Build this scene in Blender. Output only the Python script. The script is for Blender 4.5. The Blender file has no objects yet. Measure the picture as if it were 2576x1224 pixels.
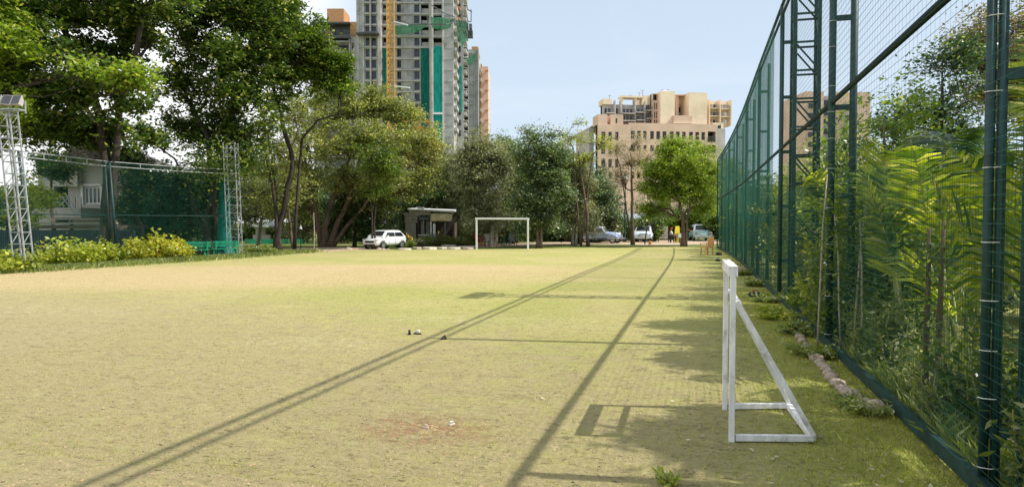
import bpy, bmesh, math, random
import numpy as np
from mathutils import Vector, Matrix
R=math.radians
sc=bpy.context.scene
C=bpy.data.collections.new('place'); sc.collection.children.link(C)
rnd=random.Random(7)
# ------------------------------------------------------------------ camera model
F=1717.0; H=1.75
A=math.atan(472/F); B=math.atan(52/F)
FW=Vector((-math.sin(A),math.cos(A),0)); RT=Vector((math.cos(A),math.sin(A),0)); UP=Vector((0,0,1))
cam_d=bpy.data.cameras.new('camera'); cam=bpy.data.objects.new('camera',cam_d); C.objects.link(cam)
cam.location=(0,0,H); cam.rotation_euler=(R(90)-B,0,A)
cam_d.sensor_width=36; cam_d.lens=24.0; cam_d.clip_end=3000; cam_d.clip_start=0.05
sc.camera=cam
def at(px,py,D):
    up=(612-py)/F; x=(px-1288)/F
    fh=math.cos(B)+math.sin(B)*up; z=math.cos(B)*up-math.sin(B)
    t=D/fh
    return RT*(x*t)+FW*D+Vector((0,0,H+z*t))
def G(px,py,z=0.0):
    up=(612-py)/F; x=(px-1288)/F
    fh=math.cos(B)+math.sin(B)*up; zz=math.cos(B)*up-math.sin(B)
    t=(z-H)/zz
    p=RT*(x*t)+FW*(fh*t); return Vector((p.x,p.y,z))
def gd(px,D,z=0.0):
    p=at(px,560,D); return Vector((p.x,p.y,z))
def Yof(px,X):
    r=(px-1288)/F
    return X*(math.cos(A)+r*math.sin(A))/(r*math.cos(A)-math.sin(A))
# ------------------------------------------------------------------ object helpers
def tag(o,label=None,cat=None,group=None,kind=None):
    if label: o['label']=label
    if cat: o['category']=cat
    if group: o['group']=group
    if kind: o['kind']=kind
    return o
def thing(name,label,cat,loc=(0,0,0),rz=0,group=None):
    o=bpy.data.objects.new(name,None); C.objects.link(o)
    o.location=loc; o.rotation_euler=(0,0,rz); o.empty_display_size=0.2
    return tag(o,label,cat,group)
def link_mesh(name,me,mat,parent=None,label=None):
    if mat: me.materials.append(mat)
    o=bpy.data.objects.new(name,me); C.objects.link(o)
    if parent: o.parent=parent
    if label: o['label']=label
    return o
def copy_tree(o,parent=None):
    c=o.copy(); C.objects.link(c)
    if parent: c.parent=parent
    for ch in list(o.children): copy_tree(ch,c)
    return c
class MB:
    def __init__(s): s.v=[]; s.f=[]; s.sm=False
    def add(s,vs,fs):
        k=len(s.v); s.v+= [tuple(p) for p in vs]; s.f+=[tuple(i+k for i in f) for f in fs]
    def box(s,x0,x1,y0,y1,z0,z1,M=None):
        vs=[Vector((x,y,z)) for z in (z0,z1) for y in (y0,y1) for x in (x0,x1)]
        if M: vs=[M@p for p in vs]
        s.add(vs,[(0,2,3,1),(4,5,7,6),(0,1,5,4),(2,6,7,3),(0,4,6,2),(1,3,7,5)])
    def hexa(s,p8):
        s.add(p8,[(0,2,3,1),(4,5,7,6),(0,1,5,4),(2,6,7,3),(0,4,6,2),(1,3,7,5)])
    def bar(s,a,b,w,h=None,up=Vector((0,0,1))):
        a=Vector(a); b=Vector(b); h=h or w
        d=(b-a).normalized()
        if abs(d.dot(up))>.98: up=Vector((0,1,0)) if abs(d.y)<.9 else Vector((1,0,0))
        x=d.cross(up).normalized(); y=x.cross(d)
        vs=[p+x*i*w/2+y*j*h/2 for p in (a,b) for j in (-1,1) for i in (-1,1)]
        s.add(vs,[(0,2,3,1),(4,5,7,6),(0,1,5,4),(2,6,7,3),(0,4,6,2),(1,3,7,5)])
    def tube(s,pts,rad,n=6,cap=True):
        pts=[Vector(p) for p in pts]
        if not hasattr(rad,'__len__'): rad=[rad]*len(pts)
        k=len(s.v); u=None
        for i,p in enumerate(pts):
            d=(pts[min(i+1,len(pts)-1)]-pts[max(i-1,0)])
            if d.length<1e-9: d=Vector((0,0,1))
            d.normalize()
            if u is None:
                u=d.cross(Vector((0.31,0.95,0.05))); 
                if u.length<.1: u=d.cross(Vector((1,0,0)))
            u=(u-d*u.dot(d)).normalized(); w=d.cross(u)
            for j in range(n):
                t=2*math.pi*j/n
                s.v.append(tuple(p+(u*math.cos(t)+w*math.sin(t))*rad[i]))
        for i in range(len(pts)-1):
            for j in range(n):
                a=k+i*n+j; b=k+i*n+(j+1)%n
                s.f.append((a,b,b+n,a+n))
        if cap:
            s.f.append(tuple(k+j for j in range(n))[::-1]); s.f.append(tuple(k+(len(pts)-1)*n+j for j in range(n)))
    def prism(s,poly,d0,d1,fn):
        n=len(poly); vs=[fn(p,d0) for p in poly]+[fn(p,d1) for p in poly]
        s.add(vs,[tuple(range(n))[::-1],tuple(range(n,2*n))]+[(i,(i+1)%n,n+(i+1)%n,n+i) for i in range(n)])
    def lathe(s,prof,n=12,c=(0,0,0)):
        k=len(s.v)
        for r,z in prof:
            for j in range(n):
                t=2*math.pi*j/n; s.v.append((c[0]+r*math.cos(t),c[1]+r*math.sin(t),c[2]+z))
        for i in range(len(prof)-1):
            for j in range(n):
                a=k+i*n+j; b=k+i*n+(j+1)%n; s.f.append((a,b,b+n,a+n))
        s.f.append(tuple(k+j for j in range(n))[::-1]); s.f.append(tuple(k+(len(prof)-1)*n+j for j in range(n)))
    def mesh(s,name,smooth=False):
        me=bpy.data.meshes.new(name); me.from_pydata(s.v,[],s.f); 
        bm=bmesh.new(); bm.from_mesh(me); bmesh.ops.recalc_face_normals(bm,faces=bm.faces); bm.to_mesh(me); bm.free()
        if smooth: me.polygons.foreach_set('use_smooth',[True]*len(me.polygons))
        me.update(); return me
    def build(s,name,mat,parent=None,smooth=False,bevel=0,label=None):
        o=link_mesh(name,s.mesh(name,smooth),mat,parent,label)
        if bevel:
            m=o.modifiers.new('b','BEVEL'); m.width=bevel; m.segments=2; m.limit_method='ANGLE'
        return o
def np_mesh(name,V,Q):
    me=bpy.data.meshes.new(name)
    V=np.asarray(V,dtype=np.float32); Q=np.asarray(Q,dtype=np.int32)
    me.vertices.add(len(V)); me.vertices.foreach_set('co',V.ravel())
    k=Q.shape[1]
    me.loops.add(Q.size); me.loops.foreach_set('vertex_index',Q.ravel())
    me.polygons.add(len(Q)); me.polygons.foreach_set('loop_start',np.arange(0,Q.size,k,dtype=np.int32))
    me.update(calc_edges=True)
    return me
# ------------------------------------------------------------------ materials
def N(nt,t,**kw):
    n=nt.nodes.new(t)
    for k,v in kw.items(): setattr(n,k,v)
    return n
def newmat(name):
    m=bpy.data.materials.new(name); m.use_nodes=True; nt=m.node_tree; nt.nodes.clear()
    out=N(nt,'ShaderNodeOutputMaterial'); return m,nt,out
def mixc(nt,fac,a,b,mode='MIX'):
    n=N(nt,'ShaderNodeMix',data_type='RGBA',blend_type=mode)
    for i,x in ((0,fac),(6,a),(7,b)):
        if hasattr(x,'links'): nt.links.new(x,n.inputs[i])
        elif i==0: n.inputs[0].default_value=x
        else: n.inputs[i].default_value=(*x[:3],1)
    return n.outputs[2]
def ramp(nt,fac,p0,p1,v0=0.0,v1=1.0):
    n=N(nt,'ShaderNodeMapRange'); n.clamp=True; n.interpolation_type='SMOOTHSTEP'
    nt.links.new(fac,n.inputs[0]); n.inputs[1].default_value=p0; n.inputs[2].default_value=p1; n.inputs[3].default_value=v0; n.inputs[4].default_value=v1
    return n.outputs[0]
def math_(nt,op,a,b=0.0):
    n=N(nt,'ShaderNodeMath',operation=op)
    for i,x in ((0,a),(1,b)):
        if hasattr(x,'links'): nt.links.new(x,n.inputs[i])
        else: n.inputs[i].default_value=x
    return n.outputs[0]
def noise(nt,vec,scale,detail=4,rough=.55,dist=0,sc3=None):
    if sc3:
        mp=N(nt,'ShaderNodeMapping'); nt.links.new(vec,mp.inputs[0]); mp.inputs[3].default_value=sc3; vec=mp.outputs[0]
    n=N(nt,'ShaderNodeTexNoise'); n.inputs['Scale'].default_value=scale; n.inputs['Detail'].default_value=detail; n.inputs['Roughness'].default_value=rough; n.inputs['Distortion'].default_value=dist
    nt.links.new(vec,n.inputs['Vector']); return n.outputs['Fac']
def mat(name,col,rough=.7,var=.25,scale=3,col2=None,metal=0,bump=.0,bscale=None,sc3=None,stain=None,spec=.4,coat=0,world=False):
    m,nt,out=newmat(name); b=N(nt,'ShaderNodeBsdfPrincipled'); nt.links.new(b.outputs[0],out.inputs[0])
    if world: vec=N(nt,'ShaderNodeNewGeometry').outputs['Position']
    else: vec=N(nt,'ShaderNodeTexCoord').outputs['Object']
    f=noise(nt,vec,scale,5,.6,.3,sc3)
    c2=col2 or tuple(min(1,c*(1+var)) for c in col); c1=col if col2 else tuple(c*(1-var) for c in col)
    c=mixc(nt,ramp(nt,f,.32,.68),c1,c2)
    if stain:
        f2=noise(nt,vec,scale*.35,6,.7,.6); c=mixc(nt,ramp(nt,f2,.52,.72,0,stain[1]),c,stain[0])
    nt.links.new(c,b.inputs['Base Color'])
    b.inputs['Roughness'].default_value=rough; b.inputs['Metallic'].default_value=metal; b.inputs['Specular IOR Level'].default_value=spec
    if coat: b.inputs['Coat Weight'].default_value=coat; b.inputs['Coat Roughness'].default_value=.08
    if bump:
        bp=N(nt,'ShaderNodeBump'); bp.inputs['Strength'].default_value=bump; bp.inputs['Distance'].default_value=.02
        nt.links.new(noise(nt,vec,bscale or scale*6,5,.7,0,sc3),bp.inputs['Height']); nt.links.new(bp.outputs[0],b.inputs['Normal'])
    return m
def leafmat(name,c1,c2,c3=None,patch=None,trans=.35,rough=.42,pscale=.35,spec=.5):
    m,nt,out=newmat(name)
    g=N(nt,'ShaderNodeNewGeometry'); ri=g.outputs['Random Per Island']
    c=mixc(nt,ri,c1,c2)
    if c3: c=mixc(nt,ramp(nt,ri,.86,.95),c,c3)
    f=noise(nt,g.outputs['Position'],pscale*2.2,3,.6)
    c=mixc(nt,ramp(nt,f,.35,.65,0,.55),c,tuple(x*.55 for x in c1))
    if patch:
        f=noise(nt,g.outputs['Position'],pscale,2,.5); c=mixc(nt,ramp(nt,f,patch[1],patch[1]+.12,0,.85),c,patch[0])
    b=N(nt,'ShaderNodeBsdfPrincipled'); nt.links.new(c,b.inputs['Base Color']); b.inputs['Roughness'].default_value=rough; b.inputs['Specular IOR Level'].default_value=spec
    t=N(nt,'ShaderNodeBsdfTranslucent'); 
    c4=mixc(nt,1.0,c,(1.5,1.45,.5),'MULTIPLY'); nt.links.new(c4,t.inputs[0])
    mx=N(nt,'ShaderNodeMixShader'); mx.inputs[0].default_value=trans
    nt.links.new(b.outputs[0],mx.inputs[1]); nt.links.new(t.outputs[0],mx.inputs[2]); nt.links.new(mx.outputs[0],out.inputs[0])
    return m
M={}
M['bark_dark']=mat('bark_dark',(.045,.035,.027),.9,.4,4,bump=.6,sc3=(3,3,.5))
M['bark_brown']=mat('bark_brown',(.13,.09,.065),.9,.35,4,bump=.6,sc3=(3,3,.5),stain=((.3,.26,.2),.5))
M['bark_pale']=mat('bark_pale',(.38,.34,.28),.9,.3,4,bump=.5,sc3=(3,3,.5),stain=((.12,.1,.08),.6))
M['leaf_dark']=leafmat('leaf_dark',(.034,.080,.018),(.15,.23,.04),(.55,.58,.20),trans=.45,rough=.33)  # palest leaf tone paints bright highlights into the dark crowns
M['leaf_deep']=leafmat('leaf_deep',(.026,.066,.026),(.10,.17,.05),(.36,.44,.2),trans=.38,rough=.34)
M['leaf_green']=leafmat('leaf_green',(.06,.125,.018),(.18,.27,.03),(.42,.46,.12),trans=.42,rough=.36)
M['leaf_bright']=leafmat('leaf_bright',(.15,.26,.03),(.36,.46,.06),(.60,.60,.16),trans=.45)
M['leaf_lime']=leafmat('leaf_lime',(.24,.33,.04),(.50,.54,.07),(.72,.64,.12),trans=.4)
M['leaf_yellow']=leafmat('leaf_yellow',(.36,.42,.05),(.62,.60,.08),(.75,.55,.06),trans=.4)
M['leaf_olive']=leafmat('leaf_olive',(.17,.22,.06),(.38,.42,.15),(.85,.80,.52),patch=((.58,.38,.14),.60),trans=.45,pscale=.16)
M['leaf_rust']=leafmat('leaf_rust',(.40,.22,.06),(.60,.38,.11),(.3,.3,.08),trans=.35)
M['leaf_grey']=leafmat('leaf_grey',(.15,.18,.10),(.34,.36,.23),(.78,.78,.62),trans=.38)
M['leaf_bloom']=leafmat('leaf_bloom',(.06,.12,.05),(.18,.26,.10),(.9,.9,.8),trans=.35)
M['leaf_pale']=leafmat('leaf_pale',(.34,.28,.19),(.58,.5,.36),(.75,.65,.5),trans=.3)
M['leaf_brown']=leafmat('leaf_brown',(.16,.13,.08),(.34,.28,.18),(.2,.23,.08),trans=.35)
M['palm']=leafmat('palm',(.045,.12,.018),(.60,.68,.06),(.95,.88,.34),trans=.52,rough=.38,pscale=.9,spec=.45)
M['palm_dark']=leafmat('palm_dark',(.02,.06,.018),(.14,.22,.05),(.6,.62,.2),trans=.4,rough=.25,pscale=.6)
M['weed']=leafmat('weed',(.15,.21,.05),(.38,.44,.13),(.75,.76,.50),trans=.42)
M['cane']=mat('cane',(.30,.33,.12),.6,.3,6,sc3=(1,1,4),stain=((.2,.15,.08),.6))
M['grass']=leafmat('grass',(.30,.36,.06),(.52,.54,.12),(.7,.65,.3),trans=.35,pscale=1.5,spec=.2)
M['green_paint']=mat('green_paint',(.004,.036,.036),.55,.4,8,stain=((.012,.085,.08),.4),spec=.5,bump=.1)
M['rail_dark']=mat('rail_dark',(.006,.022,.022),.7,.3,8,spec=.25)
M['net_green']=mat('net_green',(.012,.12,.085),.6,.3,2)
M['net_dark']=mat('net_dark',(.012,.075,.055),.6,.3,2)
M['tie']=mat('tie',(.75,.78,.75),.5,.1,5)
M['galv']=mat('galv',(.36,.38,.385),.5,.2,8,metal=.2,stain=((.2,.18,.15),.5))
M['white_paint']=mat('white_paint',(.74,.74,.76),.6,.14,12,stain=((.30,.27,.24),.8),bump=.5,bscale=30,sc3=(1,1,.25))
M['white']=mat('white',(.8,.8,.8),.5,.05,3,stain=((.5,.48,.44),.4))
M['concrete']=mat('concrete',(.38,.38,.37),.9,.22,.35,stain=((.15,.15,.15),.6),bump=.3,bscale=2)
M['concrete_l']=mat('concrete_l',(.48,.46,.43),.9,.15,.5,stain=((.28,.27,.26),.6))
M['glass']=mat('glass',(.025,.03,.035),.12,.5,.8,spec=.6)
M['win_frame']=mat('win_frame',(.10,.105,.11),.5,.2,3)
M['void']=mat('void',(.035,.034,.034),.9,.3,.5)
M['orange_brick']=mat('orange_brick',(.52,.28,.13),.85,.15,1.5,stain=((.36,.2,.1),.5))
M['beige']=mat('beige',(.64,.46,.35),.9,.1,.25,stain=((.50,.36,.27),.5),bump=.1)
M['cream']=mat('cream',(.80,.65,.48),.9,.08,.3,stain=((.6,.44,.3),.55))
M['greywall']=mat('greywall',(.46,.43,.41),.9,.15,.5,stain=((.25,.23,.22),.5))
M['crane']=mat('crane',(.62,.33,.06),.6,.15,2)
def netmat(name,col,alpha):
    m,nt,out=newmat(name); g=N(nt,'ShaderNodeTexCoord').outputs['Object']
    f=noise(nt,g,1.2,6,.7,.5,(3,3,.35)); c=mixc(nt,ramp(nt,f,.3,.7),tuple(x*.6 for x in col),tuple(min(1,x*1.5) for x in col))
    d=N(nt,'ShaderNodeBsdfDiffuse'); nt.links.new(c,d.inputs[0]); tl=N(nt,'ShaderNodeBsdfTranslucent'); nt.links.new(c,tl.inputs[0])
    m1=N(nt,'ShaderNodeMixShader'); m1.inputs[0].default_value=.35; nt.links.new(d.outputs[0],m1.inputs[1]); nt.links.new(tl.outputs[0],m1.inputs[2])
    t=N(nt,'ShaderNodeBsdfTransparent'); m2=N(nt,'ShaderNodeMixShader'); m2.inputs[0].default_value=alpha
    nt.links.new(t.outputs[0],m2.inputs[1]); nt.links.new(m1.outputs[0],m2.inputs[2]); nt.links.new(m2.outputs[0],out.inputs[0]); return m
M['site_net']=netmat('site_net',(.02,.20,.16),.9)
M['site_net_l']=netmat('site_net_l',(.03,.42,.36),.82)
M['catch_net']=netmat('catch_net',(.10,.30,.20),.6)
M['wood_grey']=mat('wood_grey',(.30,.27,.23),.9,.25,3,sc3=(6,6,.6),bump=.4,stain=((.15,.12,.1),.5))
M['wood_dark']=mat('wood_dark',(.09,.07,.055),.85,.3,3,sc3=(6,6,.6))
M['canvas']=mat('canvas',(.62,.52,.32),.85,.12,2,stain=((.45,.35,.2),.5))
M['dark']=mat('dark',(.02,.02,.022),.7,.3,3)
M['stone']=mat('stone',(.42,.34,.27),.9,.25,3,stain=((.2,.16,.12),.6),bump=.6)
M['pale_stone']=mat('pale_stone',(.62,.54,.44),.9,.15,1,stain=((.4,.33,.26),.5),bump=.4)
M['rubber']=mat('rubber',(.02,.02,.02),.85,.3,6)
M['chrome']=mat('chrome',(.6,.6,.6),.2,.1,3,metal=.9)
M['red_light']=mat('red_light',(.5,.04,.03),.3,.1,3)
M['amber']=mat('amber',(.8,.3,.05),.3,.1,3)
M['lamp_glass']=mat('lamp_glass',(.75,.77,.78),.15,.08,3)
M['bench_green']=mat('bench_green',(.02,.30,.17),.55,.25,4,stain=((.05,.4,.25),.5))
M['tarp_green']=mat('tarp_green',(.03,.34,.20),.7,.2,.8)
M['pole_black']=mat('pole_black',(.02,.03,.028),.5,.3,4)
M['skin']=mat('skin',(.28,.15,.09),.6,.1,4)
M['cloth_white']=mat('cloth_white',(.7,.68,.66),.9,.1,5)
M['cloth_dark']=mat('cloth_dark',(.05,.05,.07),.9,.2,5)
M['cloth_red']=mat('cloth_red',(.42,.04,.05),.9,.15,5)
M['cloth_blue']=mat('cloth_blue',(.12,.18,.42),.9,.15,5)
M['yellow']=mat('yellow',(.75,.60,.04),.7,.12,3)
M['chair_wood']=mat('chair_wood',(.50,.25,.09),.6,.2,5,sc3=(6,6,1))
M['thatch']=mat('thatch',(.10,.08,.07),.95,.35,4,sc3=(8,8,1),bump=.6)
M['house_wall']=mat('house_wall',(.46,.43,.38),.9,.1,.6,stain=((.30,.29,.27),.6))
M['corrug']=mat('corrug',(.035,.05,.065),.7,.3,2,sc3=(8,8,.6))
# ------------------------------------------------------------------ world & sun
T=1.15; E=math.atan(T); SAZ=Vector((.9925,.122,0)).normalized()
w=bpy.data.worlds.new('World'); sc.world=w; w.use_nodes=True; nt=w.node_tree; nt.nodes.clear()
sky=N(nt,'ShaderNodeTexSky',sky_type='NISHITA',sun_disc=False); sky.sun_elevation=E; sky.sun_rotation=math.atan2(SAZ.x,SAZ.y)
sky.air_density=1.0; sky.dust_density=1.6; sky.ozone_density=1.0
tc=N(nt,'ShaderNodeTexCoord'); nz=noise(nt,tc.outputs['Generated'],1.6,6,.55,.4,(1,1,2.5))
# thin bright cloud bank filling the left part of the sky
mp=N(nt,'ShaderNodeVectorMath',operation='DOT_PRODUCT'); nt.links.new(tc.outputs['Generated'],mp.inputs[0]); mp.inputs[1].default_value=tuple(-RT)
lf=ramp(nt,math_(nt,'ADD',mp.outputs['Value'],math_(nt,'MULTIPLY',nz,.25)),.30,.48)
hz=N(nt,'ShaderNodeSeparateXYZ'); nt.links.new(tc.outputs['Generated'],hz.inputs[0])
hf=ramp(nt,hz.outputs[2],-.02,.5,.95,.70)
c1=mixc(nt,math_(nt,'MULTIPLY',hf,1.0),sky.outputs[0],(6.1,7.3,8.6))
cc_=ramp(nt,noise(nt,tc.outputs['Generated'],2.2,7,.6,.8,(1,1,4)),  .5,.75,0,.15); c1=mixc(nt,cc_,c1,(8.2,8.6,9.0))
c2=mixc(nt,lf,c1,(10.5,10.6,10.8))
bg=N(nt,'ShaderNodeBackground'); nt.links.new(c2,bg.inputs[0]); bg.inputs[1].default_value=.10
wo=N(nt,'ShaderNodeOutputWorld'); nt.links.new(bg.outputs[0],wo.inputs[0])
sd=bpy.data.lights.new('sun','SUN'); sd.energy=4.6; sd.angle=R(.5); sd.color=(1,.95,.86)
sun=bpy.data.objects.new('sun',sd); C.objects.link(sun)
tr=Vector((-SAZ.x*math.cos(E),-SAZ.y*math.cos(E),-math.sin(E))); sun.rotation_euler=tr.to_track_quat('-Z','Y').to_euler(); sun.location=(20,5,30)
sc.view_settings.view_transform='Standard'; sc.view_settings.look='None'; sc.view_settings.exposure=0.26; sc.view_settings.gamma=1
# ------------------------------------------------------------------ ground
def emask(nt,pos,c,rx,ry,rot,soft):
    mp=N(nt,'ShaderNodeMapping',vector_type='TEXTURE'); nt.links.new(pos,mp.inputs[0])
    mp.inputs[1].default_value=(c[0],c[1],0); mp.inputs[2].default_value=(0,0,rot); mp.inputs[3].default_value=(rx,ry,1)
    g=N(nt,'ShaderNodeTexGradient',gradient_type='SPHERICAL'); nt.links.new(mp.outputs[0],g.inputs[0])
    return ramp(nt,g.outputs['Fac'],0,soft)
def ground_material(name,kind):
    m,nt,out=newmat(name); b=N(nt,'ShaderNodeBsdfPrincipled'); nt.links.new(b.outputs[0],out.inputs[0])
    pos=N(nt,'ShaderNodeNewGeometry').outputs['Position']
    fine=noise(nt,pos,22,6,.7); mid=noise(nt,pos,2.6,6,.65,.4); big=noise(nt,pos,.22,4,.55,.6)
    if kind=='field':
        yel=(.53,.475,.19); sand=(.45,.375,.20); green=(.35,.385,.09); peach=(.63,.475,.26); brown=(.40,.31,.17); red=(.33,.17,.10)
        sep=N(nt,'ShaderNodeSeparateXYZ'); nt.links.new(pos,sep.inputs[0])
        c=mixc(nt,ramp(nt,big,.38,.62),yel,(.44,.44,.135)); c=mixc(nt,ramp(nt,noise(nt,pos,.7,5,.65,.8),.5,.7,0,.4),c,(.40,.34,.17))
        # worn bare soil near the camera and to the left
        wear=math_(nt,'ADD',math_(nt,'ADD',ramp(nt,sep.outputs[1],5,19,.95,0),ramp(nt,sep.outputs[0],-14,0,.28,-.18)),math_(nt,'MULTIPLY',math_(nt,'SUBTRACT',mid,.5),1.5))
        c=mixc(nt,ramp(nt,wear,.25,.95,0,.95),c,sand)
        p=G(560,690); c=mixc(nt,math_(nt,'MULTIPLY',emask(nt,pos,(p.x,p.y),16,6.5,R(22),.45),ramp(nt,mid,.2,.7,.6,1)),c,peach)
        p=G(1000,672); c=mixc(nt,math_(nt,'MULTIPLY',emask(nt,pos,(p.x,p.y),9,3,R(20),.5),.55),c,peach)
        # greener strip along the right fence
        gr=math_(nt,'ADD',ramp(nt,sep.outputs[0],-1.0,1.7),math_(nt,'MULTIPLY',math_(nt,'SUBTRACT',mid,.5),1.6))
        c=mixc(nt,ramp(nt,gr,.2,.95,0,.85),c,green)
        streak=noise(nt,pos,1.0,6,.7,.2,(1.3,7,1)); c=mixc(nt,ramp(nt,streak,.5,.75,0,.38),c,brown)
        patch=noise(nt,pos,5.5,5,.6,.8); c=mixc(nt,ramp(nt,patch,.58,.68,0,.35),c,(.46,.45,.16))
        sp=noise(nt,pos,9,5,.75,.5,(1,1.8,1)); c=mixc(nt,ramp(nt,sp,.575,.65,0,.8),c,(.15,.115,.06))
        fp=noise(nt,pos,3.2,4,.6,1.2,(1,2.2,1)); c=mixc(nt,ramp(nt,fp,.57,.63,0,.4),c,(.25,.195,.10)); c=mixc(nt,ramp(nt,fp,.36,.42,.4,0),c,(.52,.47,.24))
        mpv=N(nt,'ShaderNodeMapping'); nt.links.new(pos,mpv.inputs[0]); mpv.inputs[3].default_value=(1,1.9,1)
        wv=N(nt,'ShaderNodeVectorMath',operation='ADD'); nn=N(nt,'ShaderNodeTexNoise'); nn.inputs['Scale'].default_value=18; nt.links.new(pos,nn.inputs['Vector']); sc_=N(nt,'ShaderNodeVectorMath',operation='SCALE'); nt.links.new(nn.outputs['Color'],sc_.inputs[0]); sc_.inputs['Scale'].default_value=.16
        nt.links.new(mpv.outputs[0],wv.inputs[0]); nt.links.new(sc_.outputs[0],wv.inputs[1]); pit=None
        for vs,th in ((7,.20),(15,.24)):
            vo=N(nt,'ShaderNodeTexVoronoi'); vo.inputs['Scale'].default_value=vs; nt.links.new(wv.outputs[0],vo.inputs['Vector'])
            sx=N(nt,'ShaderNodeSeparateXYZ'); nt.links.new(vo.outputs['Color'],sx.inputs[0])
            a_=math_(nt,'MULTIPLY',ramp(nt,vo.outputs['Distance'],th*.45,th,1,0),ramp(nt,math_(nt,'ADD',sx.outputs[0],math_(nt,'MULTIPLY',math_(nt,'SUBTRACT',mid,.5),1.2)),.62,.7))
            pit=a_ if pit is None else math_(nt,'MAXIMUM',pit,a_)
        c=mixc(nt,math_(nt,'MULTIPLY',pit,.75),c,(.15,.11,.06))
        p=G(1075,1078); rm=math_(nt,'MULTIPLY',emask(nt,pos,(p.x,p.y),.95,.62,0,.9),ramp(nt,noise(nt,pos,9,6,.75,.8),.44,.56)); c=mixc(nt,math_(nt,'MULTIPLY',rm,.9),c,red)
        for (px,py,rx,ry) in ((130,780,3,1.1),(760,860,1.8,.7),(1050,800,1.6,.6),(1330,810,2.6,1.0)):
            p=G(px,py); mk=math_(nt,'MULTIPLY',emask(nt,pos,(p.x,p.y),rx,ry,0,.6),ramp(nt,noise(nt,pos,6,5,.6,.5),.5,.58)); c=mixc(nt,math_(nt,'MULTIPLY',mk,.4),c,(.62,.56,.32))
        c=mixc(nt,ramp(nt,fine,.35,.65,.0,.3),c,(.30,.25,.12))
    elif kind=='sunlit_verge':
        c=mixc(nt,ramp(nt,mid,.35,.65),(.26,.30,.07),(.50,.47,.16)); c=mixc(nt,ramp(nt,fine,.4,.7,0,.4),c,(.2,.2,.07))  # paler grass tones with sunlight painted in
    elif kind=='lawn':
        c=mixc(nt,ramp(nt,mid,.35,.65),(.10,.15,.035),(.20,.24,.06)); c=mixc(nt,ramp(nt,big,.5,.66,0,.8),c,(.34,.25,.15))  # shade under the trees is put into this dark green
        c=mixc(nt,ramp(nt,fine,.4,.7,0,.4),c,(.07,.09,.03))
    else:
        c=mixc(nt,ramp(nt,mid,.35,.65),(.46,.34,.24),(.60,.47,.34)); c=mixc(nt,ramp(nt,fine,.4,.7,0,.4),c,(.3,.22,.15))
    nt.links.new(c,b.inputs['Base Color']); b.inputs['Roughness'].default_value=.95; b.inputs['Specular IOR Level'].default_value=.15
    bp=N(nt,'ShaderNodeBump'); bp.inputs['Strength'].default_value=1; bp.inputs['Distance'].default_value=.06
    hh=math_(nt,'ADD',math_(nt,'MULTIPLY',pit,-.5) if kind=='field' else 0.0,math_(nt,'ADD',math_(nt,'MULTIPLY',noise(nt,pos,30,6,.75),.5),noise(nt,pos,8,6,.7,.4,(1,1.6,1))))
    nt.links.new(hh,bp.inputs['Height']); nt.links.new(bp.outputs[0],b.inputs['Normal'])
    return m
M['field']=ground_material('field','field'); M['lawn']=ground_material('lawn','lawn'); M['dirt']=ground_material('dirt','dirt'); M['sunlit_verge']=ground_material('sunlit_verge','sunlit_verge')
mb=MB(); mb.add([(-1500,-300,-.006),(1500,-300,-.006),(1500,2500,-.006),(-1500,2500,-.006)],[(0,1,2,3)])
tag(mb.build('ground',M['lawn']),'grassy ground with tree shade painted into its dark green',None,None,'structure')
def FX(Y): return 1.75 if Y<26 else 1.75-.5*((Y-26)/22)**2
edge=[(-700,760),(-300,720),(0,690),(100,680),(200,674),(330,667),(480,656),(600,646),(700,636),(820,631),(950,629),(1170,627),(1340,625),(1500,622),(1620,621),(1720,619)]
poly=[]
for i in range(len(edge)-1):
    for t in (0,.25,.5,.75):
        p=G(edge[i][0]+(edge[i+1][0]-edge[i][0])*t,edge[i][1]+(edge[i+1][1]-edge[i][1])*t); j=rnd.uniform(-.25,.25)
        poly.append((p.x+j*.3,p.y+j,0))
for Y in (48,44,40,36,32,28,24,18,12,6,0,-8): poly.append((FX(Y)+.9,Y,0))
poly+=[(-60,-8,0),(-60,10,0)]
# triangulated with height undulation
bm=bmesh.new(); vs=[bm.verts.new(p) for p in poly]; bm.faces.new(vs); bmesh.ops.triangulate(bm,faces=bm.faces[:])
me=bpy.data.meshes.new('playing_field'); bm.to_mesh(me); bm.free()
tag(link_mesh('playing_field',me,M['field']),'worn yellowish turf playing field',None,None,'structure')
mb=MB()
a=[(1180,616),(1330,610),(1500,606),(1640,604),(1760,603),(1812,604)]; b_=[(1812,613),(1700,615.5),(1620,616),(1480,613),(1330,619),(1180,622)]
pts=[G(*p,z=0.012) for p in a+b_]; mb.add(pts,[(11-i,10-i,1+i,i) for i in range(5)])
tag(mb.build('dirt_path',M['dirt']),'dusty pinkish path across the far end of the field',None,None,'structure')
mb=MB(); mb.add([(2.7,-4,.003),(16,-4,.003),(16,46,.003),(2.7,46,.003)],[(0,1,2,3)]); tag(mb.build('sunlit_verge',M['sunlit_verge']),'rough grass beyond the right fence, painted sunlit',None,None,'structure')  # lighter grass sheet, the sunlight is put into its colour
mb=MB(); pts=[G(p[0],p[1],z=0.004+.002) for p in [(640,637),(760,622),(830,620),(930,624),(1000,628),(900,629.5),(780,634),(700,641)]]; mb.add(pts,[tuple(range(8))])
tag(mb.build('bare_earth',M['dirt']),'bare orange earth mound round the tree feet',None,None,'structure')
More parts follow.
